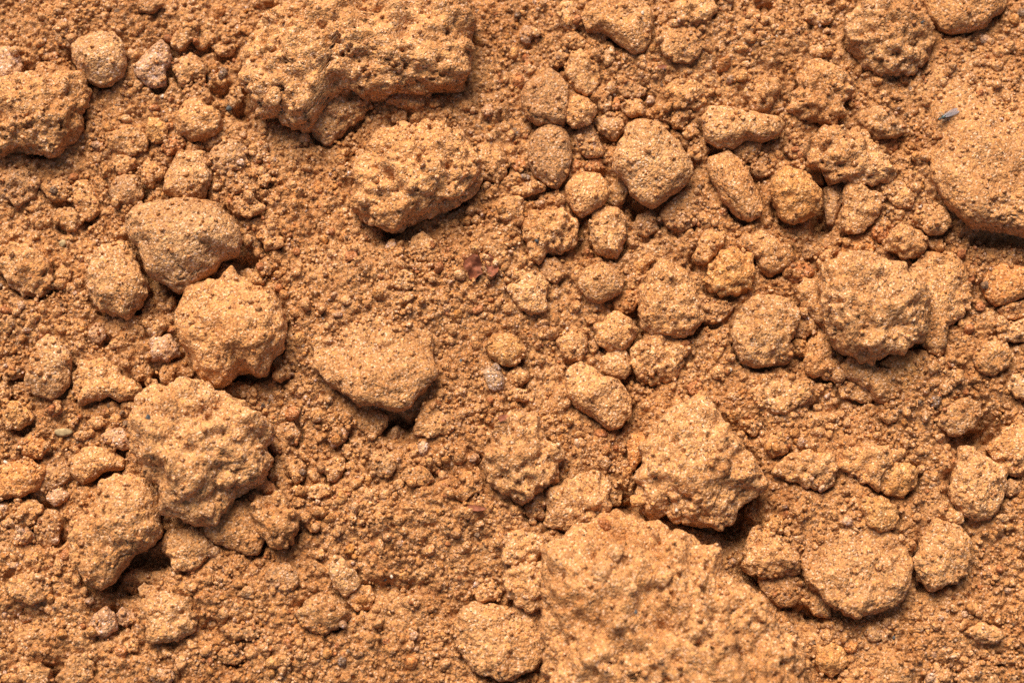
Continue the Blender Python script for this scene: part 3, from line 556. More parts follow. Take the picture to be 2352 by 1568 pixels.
def scatter(n, r0, r1, pw, emb):
    r = r0 * (r1 / r0) ** (rng.random(n) ** pw)
    xs = rng.uniform(GX0 + 20, GX1 - 22, n); ys = rng.uniform(GY0 + 20, GY1 - 22, n)
    jit = rng.random(n); sq = rng.uniform(0.75, 1.3, n); an = rng.uniform(0, math.pi, n); ti = rng.uniform(-1, 1, n)
    for k in range(n):
        rr = r[k]; m = rr * 1.35
        a0 = int((xs[k] - m - GX0) / STEP); a1 = int((xs[k] + m - GX0) / STEP) + 2
        b0 = int((ys[k] - m - GY0) / STEP); b1 = int((ys[k] + m - GY0) / STEP) + 2
        dx = (GX0 + np.arange(a0, a1) * STEP - xs[k])[None, :]; dy = (GY0 + np.arange(b0, b1) * STEP - ys[k])[:, None]
        c, s = math.cos(an[k]), math.sin(an[k]); e1 = (dx * c + dy * s) * sq[k]; e2 = (-dx * s + dy * c) / sq[k]
        d2 = 1 - (e1 * e1 + e2 * e2) / (rr * rr) + 0.45 * WARP[b0:b1, a0:a1]
        zc = base_patch[(b0 + b1) // 2, (a0 + a1) // 2] + (jit[k] - emb - 0.75 * FINE[(b0 + b1) // 2, (a0 + a1) // 2] * (rr > 3)) * rr
        cap = np.where(d2 > 0, zc + np.sqrt(np.maximum(d2, 0)) * rr * 0.9, -1e9)
        sub = patch[b0:b1, a0:a1]; hit = cap > sub
        sub[hit] = cap[hit]; tintmap[b0:b1, a0:a1][hit] = ti[k]
scatter(26000, 2.4, 4.8, 1.8, 0.66)
scatter(2200, 5.0, 15.0, 1.5, 1.02)
scatter(16000, 2.2, 3.4, 1.2, 0.55)
B[i0y:i0y + ny, i0x:i0x + nx] = patch
q3 = np.stack([X.ravel(), Y.ravel(), B.ravel() * 0], 1)
Bn = B.ravel() + 0.55 * vnoise(q3, 2.6, 77) + 0.9 * vnoise(q3, 5.2, 78) + 1.2 * (0.5 - np.minimum(worley(q3, 5.5, 79), 1.2)) - 11.0 * np.clip(vnoise(q3, 6, 80) - 0.48, 0, 1) - 5.0 * np.clip(vnoise(q3, 3.6, 84) - 0.45, 0, 1) + 1.6 * vnoise(q3, 11, 82)
V = np.stack([X.ravel(), Y.ravel(), Bn], 1) * S
nX, nY = len(ax), len(ay)
idx = np.arange(nX * nY).reshape(nY, nX)
Q = np.stack([idx[:-1, :-1], idx[:-1, 1:], idx[1:, 1:], idx[1:, :-1]], -1).reshape(-1, 4)
me = fast_mesh('ground', V, quads=Q)
tm = np.zeros_like(B); tm[i0y:i0y + ny, i0x:i0x + nx] = tintmap
p3 = np.stack([X.ravel(), Y.ravel(), np.zeros(X.size)], 1)
redn = vnoise(p3, 70, 31) * 0.5 + vnoise(p3, 26, 33) * 0.3
tt = tm.ravel()
tc_ = np.stack([1 + 0.07 * tt + 0.05 * redn, 1 + 0.10 * tt + 0.14 * redn, 1 + 0.14 * tt + 0.26 * redn], 1)
set_tint(me, tc_)
ground = link('ground', me, M_GROUND); tag(ground, kind='structure')

soft_patch = patch.copy()
for _ in range(6):
    soft_patch = (soft_patch + np.roll(soft_patch, 2, 0) + np.roll(soft_patch, -2, 0) + np.roll(soft_patch, 2, 1) + np.roll(soft_patch, -2, 1)) / 5
# height of whatever lies on top, kept while things are set down
top = patch.copy()
def top_at(x, y):
    i = np.clip(((np.asarray(x) - GX0) / STEP).round().astype(int), 0, nx - 1); j = np.clip(((np.asarray(y) - GY0) / STEP).round().astype(int), 0, ny - 1)
    return top[j, i]

# ------------------------------------------------------------------ clods
def concentric(n):
    a = np.linspace(-1, 1, n); gx, gy = np.meshgrid(a, a); gx = gx.ravel(); gy = gy.ravel()
    big = np.abs(gx) >= np.abs(gy); r = np.where(big, gx, gy)
    with np.errstate(divide='ignore', invalid='ignore'):
        th = np.where(big, (math.pi / 4) * gy / np.where(gx == 0, 1, gx), math.pi / 2 - (math.pi / 4) * gx / np.where(gy == 0, 1, gy))
    return r * np.cos(th), r * np.sin(th)
# style: low-frequency lumps, crumb relief at three sizes, boxiness
STYLE = {'s': dict(low=0.08, w=(0.08, 0.20, 0.24), facet=1.0, e=0.86), 'm': dict(low=0.12, w=(0.26, 0.46, 0.42), facet=0.9, e=0.90), 'c': dict(low=0.16, w=(0.60, 0.80, 0.55), facet=0.6, e=0.9)}
TONE = {'n': (1, 1, 1), 'p': (1.02, 1.12, 1.50), 'r': (0.92, 0.74, 0.66), 'y': (1.04, 1.0, 0.86), 'b': (0.84, 0.84, 0.88), 't': (0.97, 1.03, 1.14), 'o': (1.0, 0.84, 0.66), 'g': (0.86, 1.0, 1.35)}
TRI = [0]
def build_clod(name, poly_px, style, tone, hk, sit, seed, mat=None, res=1.35, zbase=None, lift=0.0):
    r0 = random.Random(seed); st = STYLE[style]
    c0, _, A0 = outline_fn(poly_px); Rm = math.sqrt(A0 / math.pi)
    gx, gy = P(*c0)
    rim = np.array([P(x, y, 6.0) for x, y in poly_px] + [P(c0[0] + (x - c0[0]) * .5, c0[1] + (y - c0[1]) * .5, 6.0) for x, y in poly_px])
    ri_ = np.clip(((rim[:, 0] - GX0) / STEP).astype(int), 0, nx - 1); rj_ = np.clip(((rim[:, 1] - GY0) / STEP).astype(int), 0, ny - 1)
    g = float(np.percentile(soft_patch[rj_, ri_], 62)) + 2.2
    zeq = g + (sit + 0.05) * Rm + lift
    pts = [P(x, y, zeq) for x, y in poly_px]
    c, R, A = outline_fn(pts); Rm = math.sqrt(A / math.pi); h = hk * Rm; hb = max(0.75 * Rm, 3)
    n = int(np.clip(2 * Rm * 1.25 / res, 9, 260)); n += 1 - n % 2
    dx, dy = concentric(n); rho = np.hypot(dx, dy); th = np.arctan2(dy, dx) % (2 * math.pi)
    phi = rho * 2.2
    if style == 's' and Rm < 60: pass
    rr = np.interp(th / (2 * math.pi) * 240, np.arange(241), np.append(R, R[0]))
    u = np.stack([np.sin(phi) * np.cos(th), np.sin(phi) * np.sin(th), np.cos(phi)], 1)
    sp, cp = np.sin(phi), np.cos(phi)
    hor = np.sign(sp) * np.abs(sp) ** st['e']; ver = np.sign(cp) * np.abs(cp) ** 0.88
    f = np.ones(len(u)); k = 22
    for _ in range(6 if style == 's' else 5):
        a = r0.uniform(0, 2 * math.pi); nz = r0.uniform(0.35, 0.95); nn = np.array([math.cos(a) * math.sqrt(1 - nz * nz), math.sin(a) * math.sqrt(1 - nz * nz), nz])
        d = r0.uniform(0.72, 0.93); dot = u @ nn
        s = np.where(dot > 0.05, d / np.maximum(dot, 0.05), 9)
        f = -np.log(np.exp(-k * f) + np.exp(-k * np.minimum(s, 3))) / k
    wt = np.clip(cp / 0.35, 0, 1); wt = wt * wt * (3 - 2 * wt)
    f = 1 + (f - 1) * wt * st['facet'] * 0.95
    zz = ver * np.where(cp > 0, h, hb) * f
    x = c[0] + rr * hor * np.cos(th) * (1 + (f - 1) * 0.5) ; y = c[1] + rr * hor * np.sin(th) * (1 + (f - 1) * 0.5)
    shx, shy = r0.uniform(-.22, .22), r0.uniform(-.18, .22)
    tz = np.clip(zz / max(h, 1), 0, 1); x += shx * Rm * tz * (1 - tz * .0) * .6 * tz; y += shy * Rm * tz * tz * .6
    dip = 0.0
    if sit <= 0.05 and hk <= 0.42 and Rm > 18: dip = 0.27 if Rm > 45 else 0.14
    zz = zz - dip * ((y - c[1]) + Rm * 0.15)
    p = np.stack([x, y, zeq + zz], 1)
    off = np.array([seed * 131.7 % 9000, seed * 71.3 % 7000, seed * 17.9 % 5000]) * 0 + np.array([0, 0, seed * 53.0])
    nrm = u * np.array([1 / 1.0, 1 / 1.0, 1 / max(hk, .35)]); nrm /= np.linalg.norm(nrm, axis=1)[:, None]
    q = p + off
    rag = {'s': .35, 'm': .7, 'c': 1.0}[style]
    low2 = rag * min(2.0 + Rm * .045, 5.5) * (vnoise(q, max(Rm * .22, 7), 21) + .6 * vnoise(q, max(Rm * .11, 4.5), 22))
    if style == 'c' and Rm > 30:      # deep folds and ridges of the big aggregates
        low2 = low2 + Rm * .10 * (0.5 - 1.8 * np.abs(vnoise(q, Rm * .55, 24))) * np.clip(cp * 2 + .2, 0, 1)
    if Rm > 24:      # short dry cracks
        cn = np.abs(vnoise(q, Rm * .7, 25) + .25 * vnoise(q, 6, 26)); cm = np.clip(vnoise(q, Rm * .9, 27) * 3, 0, 1)
        low2 = low2 - cm * 3.6 * np.clip(1 - cn / 0.055, 0, 1)
    low = low2 + st['low'] * Rm * (0.7 * vnoise(q, max(Rm * 0.75, 6), 1) + 0.45 * vnoise(q, max(Rm * 0.32, 4), 2)) * (0.45 + 0.55 * np.clip(cp * 2, 0, 1))
    d = low
    amp = min(1.0, 0.45 + Rm / 60) * (1.45 if Rm > 85 and style == 'c' else 1.0)
    if st['w'][0] and Rm > 16:
        wv = worley(q, 15, 3); d = d + st['w'][0] * (7 + min(Rm, 90) * .05) * amp * (0.55 - np.minimum(wv, 1.2))
    if Rm > 8:
        wv = worley(q, 7.5, 4); d = d + st['w'][1] * 3.8 * amp * (0.5 - np.minimum(wv, 1.2))
    wv = worley(q, 4.0, 5); d = d + st['w'][2] * 2.6 * amp * (0.5 - np.minimum(wv, 1.2))
    if style == 'c' and Rm > 14:      # holes between the aggregates
        hn = vnoise(q, 5.5, 8) + 0.6 * vnoise(q, 2.8, 9); d = d - 4.6 * amp * np.clip(hn - 0.50, 0, 1) * 2.6
    if style == 'm':
        hn = vnoise(q, 9, 8); d = d - 3.0 * amp * np.clip(hn - 0.5, 0, 1) * 2 - 2.4 * amp * np.clip(vnoise(q, 3.4, 28) - .5, 0, 1)
    d = d + 0.35 * vnoise(q, 2.2, 6)
    p = p + nrm * d[:, None]
    # remember the top
    ii = ((p[:, 0] - GX0) / STEP).round().astype(int); jj = ((p[:, 1] - GY0) / STEP).round().astype(int)
    for a in (0, 1, -1):
        for b in (0, 1, -1):
            i2, j2 = ii + a, jj + b; ok = (i2 >= 0) & (i2 < nx) & (j2 >= 0) & (j2 < ny) & (cp > 0)
            np.maximum.at(top, (j2[ok], i2[ok]), p[ok, 2] - (0.25 if a or b else 0))
    idg = np.arange(n * n).reshape(n, n)
    Qd = np.stack([idg[:-1, :-1], idg[:-1, 1:], idg[1:, 1:], idg[1:, :-1]], -1).reshape(-1, 4)
    ring = np.concatenate([idg[0, :-1], idg[:-1, -1], idg[-1, :0:-1], idg[:0:-1, 0]])
    bot = np.array([[c[0], c[1], zeq - hb * 0.75]]); P3 = np.concatenate([p, bot])
    tr = np.stack([np.roll(ring, -1), ring, np.full(len(ring), n * n)], 1)
    org = np.array([c[0], c[1], zeq])
    me = fast_mesh(name, (P3 - org) * S, quads=Qd, tris=tr); TRI[0] += len(Qd) * 2 + len(tr)
    o = link(name, me, mat or M_CLOD, loc=tuple(org * S))
    t = TONE[tone]; j = r0.uniform(0.94, 1.06); jb = r0.uniform(0.92, 1.08)
    o.color = (t[0] * j, t[1] * j * (1 + (jb - 1) * .4), t[2] * j * jb, 1)
    if dip > .2: o.color = (0.88, 0.86, 0.84, 1)      # swells of the same soil as the ground
    return o, c, Rm
LAND = [r for r in RECS if r['short']]

used = set()
def words_of(s): return len(s.replace('-', ' ').split())
def place_phrases(px, py, R, own=None):
    """ways to say where a thing lies, by the landmarks round it, the simplest first"""
    near = sorted((r for r in LAND if r is not own), key=lambda r: math.hypot(r['px'] - px, r['py'] - py) - r['R'])[:9]
    def rel(r):
        dx, dy = px - r['px'], py - r['py']; gap = math.hypot(dx, dy) - r['R'] - R
        v = ('below' if dy > 0 else 'above') if abs(dy) > 0.75 * abs(dx) else 'beside'
        t = 'close ' if gap < 12 else 'further '
        if math.hypot(dx, dy) < r['R'] * 0.8: return 'resting on '
        return (t + v + ' ') if v != 'beside' else ('close beside ' if gap < 12 else 'out beside ')
    for r in near[:2]: yield rel(r) + r['short']
    for i, a in enumerate(near[:4]):
        for b in near[i + 1:6]: yield 'between ' + a['short'] + ' and ' + b['short'][4:]
    for a in near[:5]:
        for b in near:
            if a is not b: yield rel(a) + a['short'] + ', towards ' + b['short'][4:]
def make_label(look, px, py, R, own=None):
    if look and words_of(look) >= 6 and look not in used: used.add(look); return look
    for ph in place_phrases(px, py, R, own):
        s = look + ' ' + ph
        if s not in used and words_of(s) <= 16: used.add(s); return s
    for ph in place_phrases(px, py, R, own):
        s = look.split()[0] + ' ' + look.split()[-1] + ' ' + ph
        if s not in used and words_of(s) <= 16: used.add(s); return s
    far = sorted((r for r in LAND if r is not own), key=lambda r: math.hypot(r['px'] - px, r['py'] - py) - r['R'])[:12]
    for head in (look.split()[0] + ' ' + look.split()[-1], look.split()[-1]):
        for i, a in enumerate(far):
            for b in far[i + 1:]:
                s = head + ' between ' + a['short'] + ' and ' + b['short'][4:]
                if s not in used and words_of(s) <= 16: used.add(s); return s
    print('NO PLACE', look); used.add(look); return look

RECS.sort(key=lambda r: r['sit'] * r['R'] + r['lift'])
for r in RECS:
    small = r['R'] < 11.5
    nm = 'pinkish_stone' if r['tone'] == 'p' and r['R'] < 30 else ('soil_crumb' if small else 'soil_clod')
    o, c, Rm = build_clod(nm, r['poly'], r['style'], r['tone'], r['hk'], r['sit'], r['seed'], lift=r['lift'], res=1.25 if r['R'] < 60 else 1.45)
    r['obj'] = o
    look = r['look']
    if not look:
        sz = 'tiny' if r['R'] < 8.5 else 'small' if r['R'] < 15 else 'medium' if r['R'] < 26 else 'large'
        shp = 'round' if r['asp'] < 1.22 else 'oval' if r['asp'] < 1.5 else 'long'
        look = f"{sz} {STYW[r['style']]} {TONEW[r['tone']]} {shp} {'stone' if nm == 'pinkish_stone' else 'crumb' if small else 'clod'}"
    tag(o, make_label(look, r['px'], r['py'], r['R'], r), 'stone' if nm == 'pinkish_stone' else 'crumb' if small else 'clod',
        'pinkish stones among the clods' if nm == 'pinkish_stone' else 'small soil crumbs' if small else 'clods of dry sandy soil')
print('clods', len(RECS), 'tris', TRI[0])

# ------------------------------------------------------------------ loose crumbs: a few shapes, set down everywhere
bpy_ico = None
def ico(sub):
    import bmesh
    bm = bmesh.new(); bmesh.ops.create_icosphere(bm, subdivisions=sub, radius=1.0)
    v = np.array([x.co[:] for x in bm.verts]); f = np.array([[a.index for a in p.verts] for p in bm.faces]); bm.free(); return v, f
IV, IF = ico(2)      # 42 vertices, 80 faces
IV3, IF3 = ico(4)    # 642, 1280
def lump(v, seed, amp=0.28):
    q = v * 1.0 + np.array([seed * 9.1, seed * 3.3, seed * 5.7])
    r = 1 + amp * vnoise(q, 0.9, seed) + amp * 0.5 * vnoise(q, 0.42, seed + 5)
    v = v * r[:, None]
    g = np.random.default_rng(seed)
    for _ in range(5):      # broken faces
        n = g.normal(size=3); n /= np.linalg.norm(n); d = g.uniform(.55, .85); h = v @ n - d; v = v - np.where(h > 0, h, 0)[:, None] * n * .85
    return v
IV1, IF1 = ico(1)
SHAPES = [lump(IV, 40 + k) for k in range(14)]
SHAPES1 = [lump(IV1, 240 + k) for k in range(14)]
def rots(n):
    q = rng.normal(size=(n, 4)); q /= np.linalg.norm(q, axis=1)[:, None]; a, b, c, d = q.T
    return np.stack([np.stack([1 - 2 * (c * c + d * d), 2 * (b * c - a * d), 2 * (b * d + a * c)], -1), np.stack([2 * (b * c + a * d), 1 - 2 * (b * b + d * d), 2 * (c * d - a * b)], -1),
                     np.stack([2 * (b * d - a * c), 2 * (c * d + a * b), 1 - 2 * (b * b + c * c)], -1)], 1)
def in_frame(x, y):
    return (np.abs(x) < W / 2 + 30) & (np.abs(y) < H / 2 + 30)
def loose(name, n, r0, r1, pw, cdens, fine=False):
    SH, FF = (SHAPES1, IF1) if fine else (SHAPES, IF); NV = len(SH[0])
    x = rng.uniform(-555, 555, n); y = rng.uniform(-375, 385, n)
    r = r0 * (r1 / r0) ** (rng.random(n) ** pw)
    # gather in patches, fewer on smooth ground
    dn = vnoise(np.stack([x, y, 0 * x], 1), 45, 91) * .5 + .5
    keep = rng.random(n) < 0.25 + 0.75 * dn
    t = top_at(x, y); steep = np.abs(top_at(x + 3, y) - top_at(x - 3, y)) + np.abs(top_at(x, y + 3) - top_at(x, y - 3))
    onclod = t > top_at(x, y) * 0 + (base_h(x, y) + 9)
    keep &= (steep < 9) & (~onclod | (rng.random(n) < cdens))
    x, y, r, t = x[keep], y[keep], r[keep], t[keep]; onc = onclod[keep]; r = np.where(onc, np.minimum(r, 3.2), r); n = len(x)
    M = rots(n); sc = rng.uniform(0.72, 1.2, (n, 3)) * r[:, None]; sh = rng.integers(0, len(SH), n)
    vv = np.stack(SH)[sh] * sc[:, None, :]
    vv = np.einsum('nij,nkj->nki', M, vv) + np.stack([x, y, t + r * 0.15], -1)[:, None, :]
    faces = (FF[None] + (np.arange(n) * NV)[:, None, None]).reshape(-1, 3)
    me = fast_mesh(name, vv.reshape(-1, 3) * S, tris=faces)
    k = rng.normal(size=n); col = np.stack([1 + .05 * k, 1 + .09 * k, 1 + .18 * k], 1)
    u = rng.random(n); col[u < .05] = (0.80, 0.62, 0.55); col[(u > .05) & (u < .09)] = (1.05, 1.25, 1.9); col[(u > .09) & (u < .10)] = (0.5, 0.6, 0.9)
    col[onc] = col[onc] * 0.3 + 0.78
    set_tint(me, np.repeat(col, NV, 0))
    o = link(name, me, M_CRUMB); tag(o, kind='stuff'); print(name, n, 'tris', len(faces)); return o
loose('loose_crumbs', 13500, 2.3, 6.6, 2.2, 0.12)
loose('fine_crumbs', 34000, 1.5, 2.6, 1.0, 0.12, True)
# ------------------------------------------------------------------ single crumbs that can be told apart
SH3 = [lump(IV3[:], 70 + k, 0.26) for k in range(6)]
CR_ME = []
IV3b, IF3b = ico(3)
for k in range(10):
    v = lump(IV3b, 90 + k, 0.26); wv = worley(v + k * 13.0, 0.55, 3); v = v * (1 + 0.10 * (0.5 - np.minimum(wv, 1.2)))[:, None]
    m_ = fast_mesh('soil_crumb', v * S, tris=IF3b); m_.materials.append(M_CLOD); CR_ME.append(m_)
taken = [(r['px'], r['py'], r['R']) for r in RECS]
made = 0; tries = 0; small_rng = random.Random(5)
while made < 60 and tries < 6000:
    tries += 1
    px, py = small_rng.uniform(8, 1016), small_rng.uniform(8, 674); R = small_rng.uniform(5.0, 8.5)
    if any(math.hypot(px - a, py - b) < (c * (0.95 if c < 70 else 0.7)) + R + 1 for a, b, c in taken): continue
    x, y = P(px, py, 8); z = float(top_at(x, y))
    if float(np.max(top_at(np.array([x - R, x + R, x, x]), np.array([y, y, y - R, y + R])))) - z > 9: continue
    o = bpy.data.objects.new('soil_crumb', small_rng.choice(CR_ME)); COL.objects.link(o)
    o.location = (x * S, y * S, (z + R * 0.15) * S); o.rotation_euler = [small_rng.uniform(0, 6.28) for _ in range(3)]
    o.scale = (R * small_rng.uniform(.85, 1.25), R * small_rng.uniform(.8, 1.1), R * small_rng.uniform(.65, .9))
    tn = small_rng.choice('nnnnbrtyo'); t = TONE[tn]; o.color = (*t, 1)
    lk = ('tiny ' if R < 6.6 else 'small ') + TONEW[tn] + ' loose crumb'
    tag(o, make_label(lk, px, py, R), 'crumb', 'small soil crumbs'); taken.append((px, py, R)); made += 1
print('single crumbs', made)

# knobs standing on the largest clods
for (tl, u, v, R, look) in [('H', 1765, 880, 72, 'flattish round nodule seated on the largest bottom clod'), ('H', 2150, 890, 58, 'small round nodule near the upper rim of the largest bottom clod'),
                            ('H', 1835, 730, 55, 'nodule near the peak of the largest bottom clod'), ('H', 1930, 965, 45, 'tiny nodule at the middle of the largest bottom clod'),
                            ('I', 1240, 740, 60, 'low pale nodule in the middle of the broad pan-like clod'), ('F', 1230, 1200, 50, 'small crumb nodule near the bent lumpy clod'),
                            ('G', 1310, 450, 62, 'brown nodule on the lower lobe of the big knobbly clod')]:
    px, py = T(tl, u, v); Ru = R * 900 / 2352 * 0.4096
    z = 20.0
    for _ in range(4): x, y = P(px, py, z); z = float(top_at(x, y))
    o = bpy.data.objects.new('soil_nodule', small_rng.choice(CR_ME)); COL.objects.link(o)
    o.location = (x * S, y * S, (z - Ru * .15) * S); o.rotation_euler = (0, 0, small_rng.uniform(0, 6)); o.scale = (Ru * 1.05, Ru * .9, Ru * .6); o.color = (1, 1.03, 1.1, 1)
    used.add(look); tag(o, look, 'nodule', 'nodules on large clods')

# ------------------------------------------------------------------ pebbles, grit, bark, fly
def on_top(tl, u, v, z=15.0):
    px, py = T(tl, u, v)
    for _ in range(5): x, y = P(px, py, z); z = float(top_at(x, y))
    return x, y, z
def pebble(name, tl, u, v, a, b, c, rot, mat, label, cat, seed, sit=.3, amp=.12, group=None):
    k = 900 / 2352 * 0.4096; x, y, z = on_top(tl, u, v)
    vv = lump(IV3b, seed, amp) * np.array([a * k, b * k, c * k]); cr, sr = math.cos(rot), math.sin(rot)
    vv = np.stack([vv[:, 0] * cr - vv[:, 1] * sr, vv[:, 0] * sr + vv[:, 1] * cr, vv[:, 2]], 1)
    o = link(name, fast_mesh(name, vv * S, tris=IF3b), mat, loc=(x * S, y * S, (z + sit * c * k) * S)); tag(o, label, cat, group); return o
pebble('grey_pebble', 'D', 408, 1370, 60, 30, 28, -.05, M_GREY, 'smooth grey-green oval pebble among crumbs beside the big knobbly clod', 'pebble', 3)
pebble('grey_pebble', 'E', 1055, 1035, 68, 88, 55, .5, M_CLOD, 'half-bared grey pebble coated with sand, below the pale yellow clod', 'pebble', 4)
bpy.data.objects['grey_pebble.001'].color = (0.82, 1.0, 1.5, 1)
pebble('grey_pebble', 'D', 400, 165, 26, 28, 20, .4, M_GREY, 'small grey pebble above the soft crumbly clod', 'pebble', 6)
GR = [('E', 848, 916, 15, 10, 'small blue-grey chip of grit on the low central mound'), ('G', 90, 808, 15, 10, 'dark blue-grey chip below the smooth oval clod'),
      ('C', 1705, 140, 7, 14, 'dark chip on the pitted top clod'), ('E', 1335, 150, 13, 18, 'dark speck of grit on the squarish crumbly clod'),
      ('H', 1965, 1108, 15, 11, 'teal chip in the middle of the largest bottom clod'), ('A', 1462, 690, 22, 18, 'dark grey chip beside the three-cornered clod'),
      ('I', 1785, 1185, 12, 12, 'dark chip below the grooved clod'), ('G', 1815, 130, 12, 8, 'dark chip near the lower end of the big knobbly clod'),
      ('A', 270, 42, 18, 16, 'dark chip near the top edge above the round bun clod'), ('F', 2170, 1470, 0, 0, ''), ('I', 1520, 1275, 14, 10, 'dark chip below the broad pan-like clod'),
      ('H', 365, 905, 14, 12, 'dark green chip in a shaded hollow below the pale disc pebble'), ('A', 1385, 1275, 15, 13, 'dark chip over the pale faceted clod'), ('D', 945, 1278, 24, 14, 'dark grey chip set in the big knobbly clod')]
for i, (tl, u, v, a, b, lab) in enumerate(GR):
    if a: pebble('grit_chip', tl, u, v, a, b, min(a, b) * .8, random.uniform(0, 3), M_DARKGRIT, lab, 'grit', 20 + i, .2, .3, 'dark grit chips')
GP = [('G', 35, 157, 18, 10, 'bright white shell chip near the orange gritty ball'), ('I', 1315, 633, 14, 8, 'white sliver on the broad pan-like clod'), ('C', 775, 232, 10, 16, 'pale sliver of grit above the long level clod'),
      ('H', 408, 886, 14, 9, 'pale chip in a shaded hollow below the pale disc pebble'), ('H', 2225, 462, 10, 12, 'white grain on the arrowhead clod'),
      ('F', 478, 970, 14, 16, 'pale grain below the broad flat clod'), ('A', 1035, 615, 14, 14, 'white grain under the pale pinkish wedge'), ('B', 2008, 80, 13, 11, 'pale grain on the overhanging top clod'), ('G', 35, 60, 0, 0, '')]
for i, (tl, u, v, a, b, lab) in enumerate(GP):
    if a: pebble('pale_chip', tl, u, v, a, b, min(a, b) * .7, random.uniform(0, 3), M_PALEGRIT, lab, 'grit', 50 + i, .25, .3, 'pale chips of grit')

def flake(tl, outline, thick, curl, label, seed, lift=4.5):
    """a thin curled piece with real thickness"""
    pts = [T(tl, u, v) for u, v in outline]; c0, _, _ = outline_fn([(x, -y) for x, y in pts])
    z = 15.0
    for _ in range(5): x, y = P(c0[0], -c0[1], z); z = float(top_at(x, y))
    z += lift
    c, R, A = outline_fn([P(px, py, z) for px, py in pts]); n = 15; dx, dy = concentric(n); rho = np.hypot(dx, dy); th = np.arctan2(dy, dx) % (2 * math.pi)
    rr = np.interp(th / (2 * math.pi) * 240, np.arange(241), np.append(R, R[0])); x = rr * rho * np.cos(th); y = rr * rho * np.sin(th)
    q = np.stack([x, y, 0 * x + seed * 20], 1); Rm = math.sqrt(A / math.pi)
    zz = curl * Rm * (vnoise(q, Rm * 1.1, seed) + .5 * vnoise(q, Rm * .4, seed + 1)) + .25 * Rm * rho ** 2
    tk = thick * (1 - .6 * rho ** 2)
    topv = np.stack([x, y, zz + tk], 1); botv = np.stack([x, y, zz - tk], 1); idg = np.arange(n * n).reshape(n, n)
    qd = np.stack([idg[:-1, :-1], idg[:-1, 1:], idg[1:, 1:], idg[1:, :-1]], -1).reshape(-1, 4)
    ring = np.concatenate([idg[0, :-1], idg[:-1, -1], idg[-1, :0:-1], idg[:0:-1, 0]]); nxt = np.roll(ring, -1)
    side = np.stack([nxt, ring, ring + n * n, nxt + n * n], 1)
    o = link('bark_flake', fast_mesh('bark_flake', np.concatenate([topv, botv]) * S, quads=np.concatenate([qd, qd[:, ::-1] + n * n, side[:, ::-1]])), M_BARK, loc=(c[0] * S, c[1] * S, z * S))
    tag(o, label, 'bark', 'red bark flakes')
flake('E', [(862, 312), (885, 262), (935, 242), (970, 258), (985, 300), (978, 330), (995, 352), (965, 366), (935, 398), (900, 388), (895, 350), (872, 335)], 1.0, .6, 'crinkled brick-red bark flake, darker and wider of the pair', 4)
flake('E', [(990, 240), (1010, 222), (1045, 240), (1065, 275), (1095, 320), (1085, 350), (1050, 385), (1025, 370), (1010, 320), (1000, 280)], 1.0, .65, 'crinkled brick-red bark flake, paler and more upright of the pair', 5)
flake('H', [(885, 432), (930, 428), (980, 438), (1020, 448), (1000, 462), (960, 470), (915, 465)], .8, .15, 'single narrow red bark sliver lying alone', 6)
flake('E', [(1085, 1275), (1115, 1255), (1150, 1262), (1135, 1290), (1100, 1305)], .8, .2, 'small dull red flake above the pore-riddled clod', 7)
flake('C', [(10, 422), (40, 412), (78, 420), (60, 436), (25, 438)], .7, .2, 'tiny red flake above the long level clod', 8)

# the fly: head, thorax and abdomen one body; wings, legs and eyes its parts
fx, fy, fz = on_top('C', 1850, 745)
fly = bpy.data.objects.new('fly', None); COL.objects.link(fly); fly.location = (fx * S, fy * S, (fz + .6) * S); fly.rotation_euler = (0, 0, math.radians(207)); fly.scale = (1.4, 1.4, 1.4)
tag(fly, 'small dark fly with pale see-through wings resting on the broad smooth mound', 'fly')
def loft(name, rings, parent, mat, seg=14):
    vs_, q = [], []
    for (x, z, ry, rz) in rings:
        for k in range(seg):
            a = 2 * math.pi * k / seg; vs_.append((x, ry * math.cos(a), z + rz * math.sin(a)))
    n = len(rings)
    for i in range(n - 1):
        for k in range(seg): q.append((i * seg + k, i * seg + (k + 1) % seg, (i + 1) * seg + (k + 1) % seg, (i + 1) * seg + k))
    e0, e1 = len(vs_), len(vs_) + 1; vs_.append((rings[0][0], 0, rings[0][1])); vs_.append((rings[-1][0], 0, rings[-1][1]))
    t = [(k + 1 if k + 1 < seg else 0, k, e0) for k in range(seg)] + [((n - 1) * seg + k, (n - 1) * seg + (k + 1) % seg, e1) for k in range(seg)]
    return link(name, fast_mesh(name, np.array(vs_) * S, quads=q, tris=t), mat, parent)
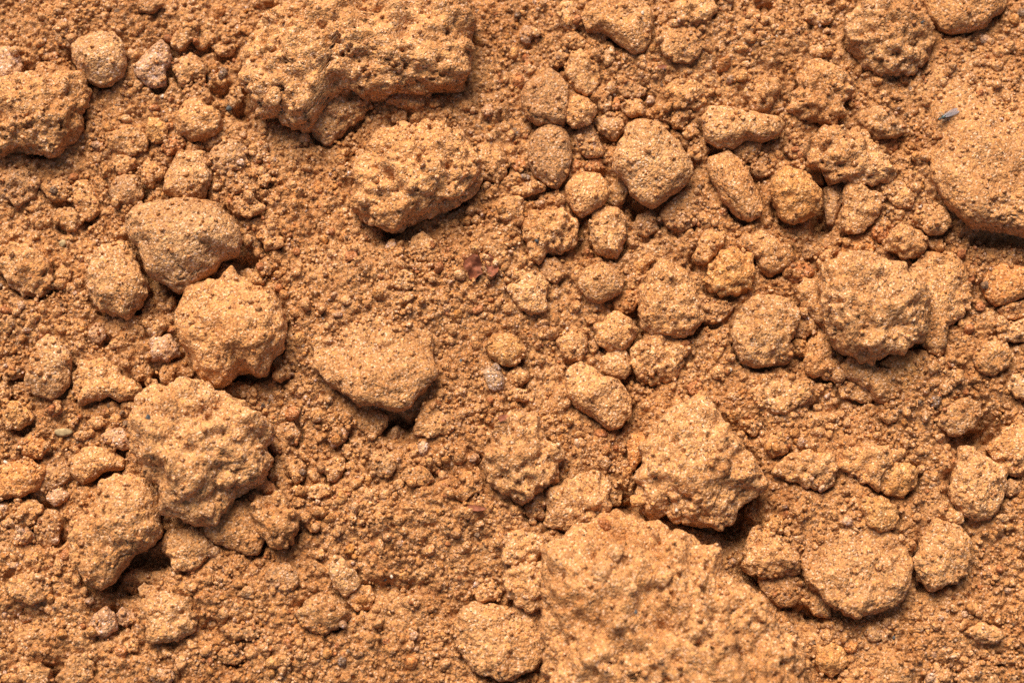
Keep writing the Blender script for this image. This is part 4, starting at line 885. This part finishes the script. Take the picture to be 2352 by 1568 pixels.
# x forward; about 11 units of body
loft('body', [(6.4, 1.6, .2, .2), (6.1, 1.7, .9, .8), (5.4, 1.8, 1.25, 1.05), (4.6, 1.8, 1.1, .9), (4.25, 1.8, .45, .45), (3.9, 1.9, .7, .7), (3.0, 2.1, 1.4, 1.3), (1.8, 2.2, 1.65, 1.5), (.6, 2.1, 1.4, 1.3),
             (-.1, 1.9, .8, .8), (-.6, 1.8, 1.2, 1.0), (-2, 1.7, 1.5, 1.2), (-3.6, 1.5, 1.2, 1.0), (-4.8, 1.3, .6, .6), (-5.2, 1.2, .1, .1)], fly, M_FLYBODY)
for sgn in (1, -1):
    e = IV * np.array([.62, .5, .62]) + np.array([5.6, sgn * .95, 2.1]); link('eye', fast_mesh('eye', e * S, tris=IF), M_BARK, fly)
    # wing: a long oval blade folded back over the abdomen
    seg = 26; up, dn = [], []
    for k in range(seg):
        a = 2 * math.pi * k / seg; l = math.cos(a); wd = math.sin(a)
        x = -4.2 + 6.2 * l; y = sgn * (.7 + (1 - l) * .2) + wd * (1.4 + .35 * (-l)) * .95; z = 3.5 - .12 * (2 - x) + .12 * math.sin(3 * a)
        up.append((x, y, z + .06)); dn.append((x, y, z - .06))
    vs_ = np.array(up + dn); fa = [tuple(range(seg)), tuple(range(2 * seg - 1, seg - 1, -1))] + [((k + 1) % seg, k, seg + k, seg + (k + 1) % seg) for k in range(seg)]
    m_ = bpy.data.meshes.new('wing'); m_.from_pydata((vs_ * S).tolist(), [], fa); link('wing', m_, M_WING, fly)
    for (x0, x1, y1, kx) in ((3.2, 5.2, 3.4, 4.4), (1.9, 1.4, 4.2, 1.7), (.8, -2.6, 3.9, -.6)):
        p0, p1, p2 = Vector((x0, sgn * 1.0, 1.5)), Vector((kx, sgn * 2.6, 2.4)), Vector((x1, sgn * y1, -.1))
        vs_, q = [], []
        for (pp, rr) in ((p0, .26), (p1, .2), (p2, .12)):
            for k in range(6): a = k * math.pi / 3; vs_.append((pp.x + rr * math.cos(a), pp.y, pp.z + rr * math.sin(a)))
        for i in range(2):
            for k in range(6): q.append((i * 6 + k, i * 6 + (k + 1) % 6, (i + 1) * 6 + (k + 1) % 6, (i + 1) * 6 + k))
        link('leg', fast_mesh('leg', np.array(vs_) * S, quads=q), M_FLYBODY, fly)
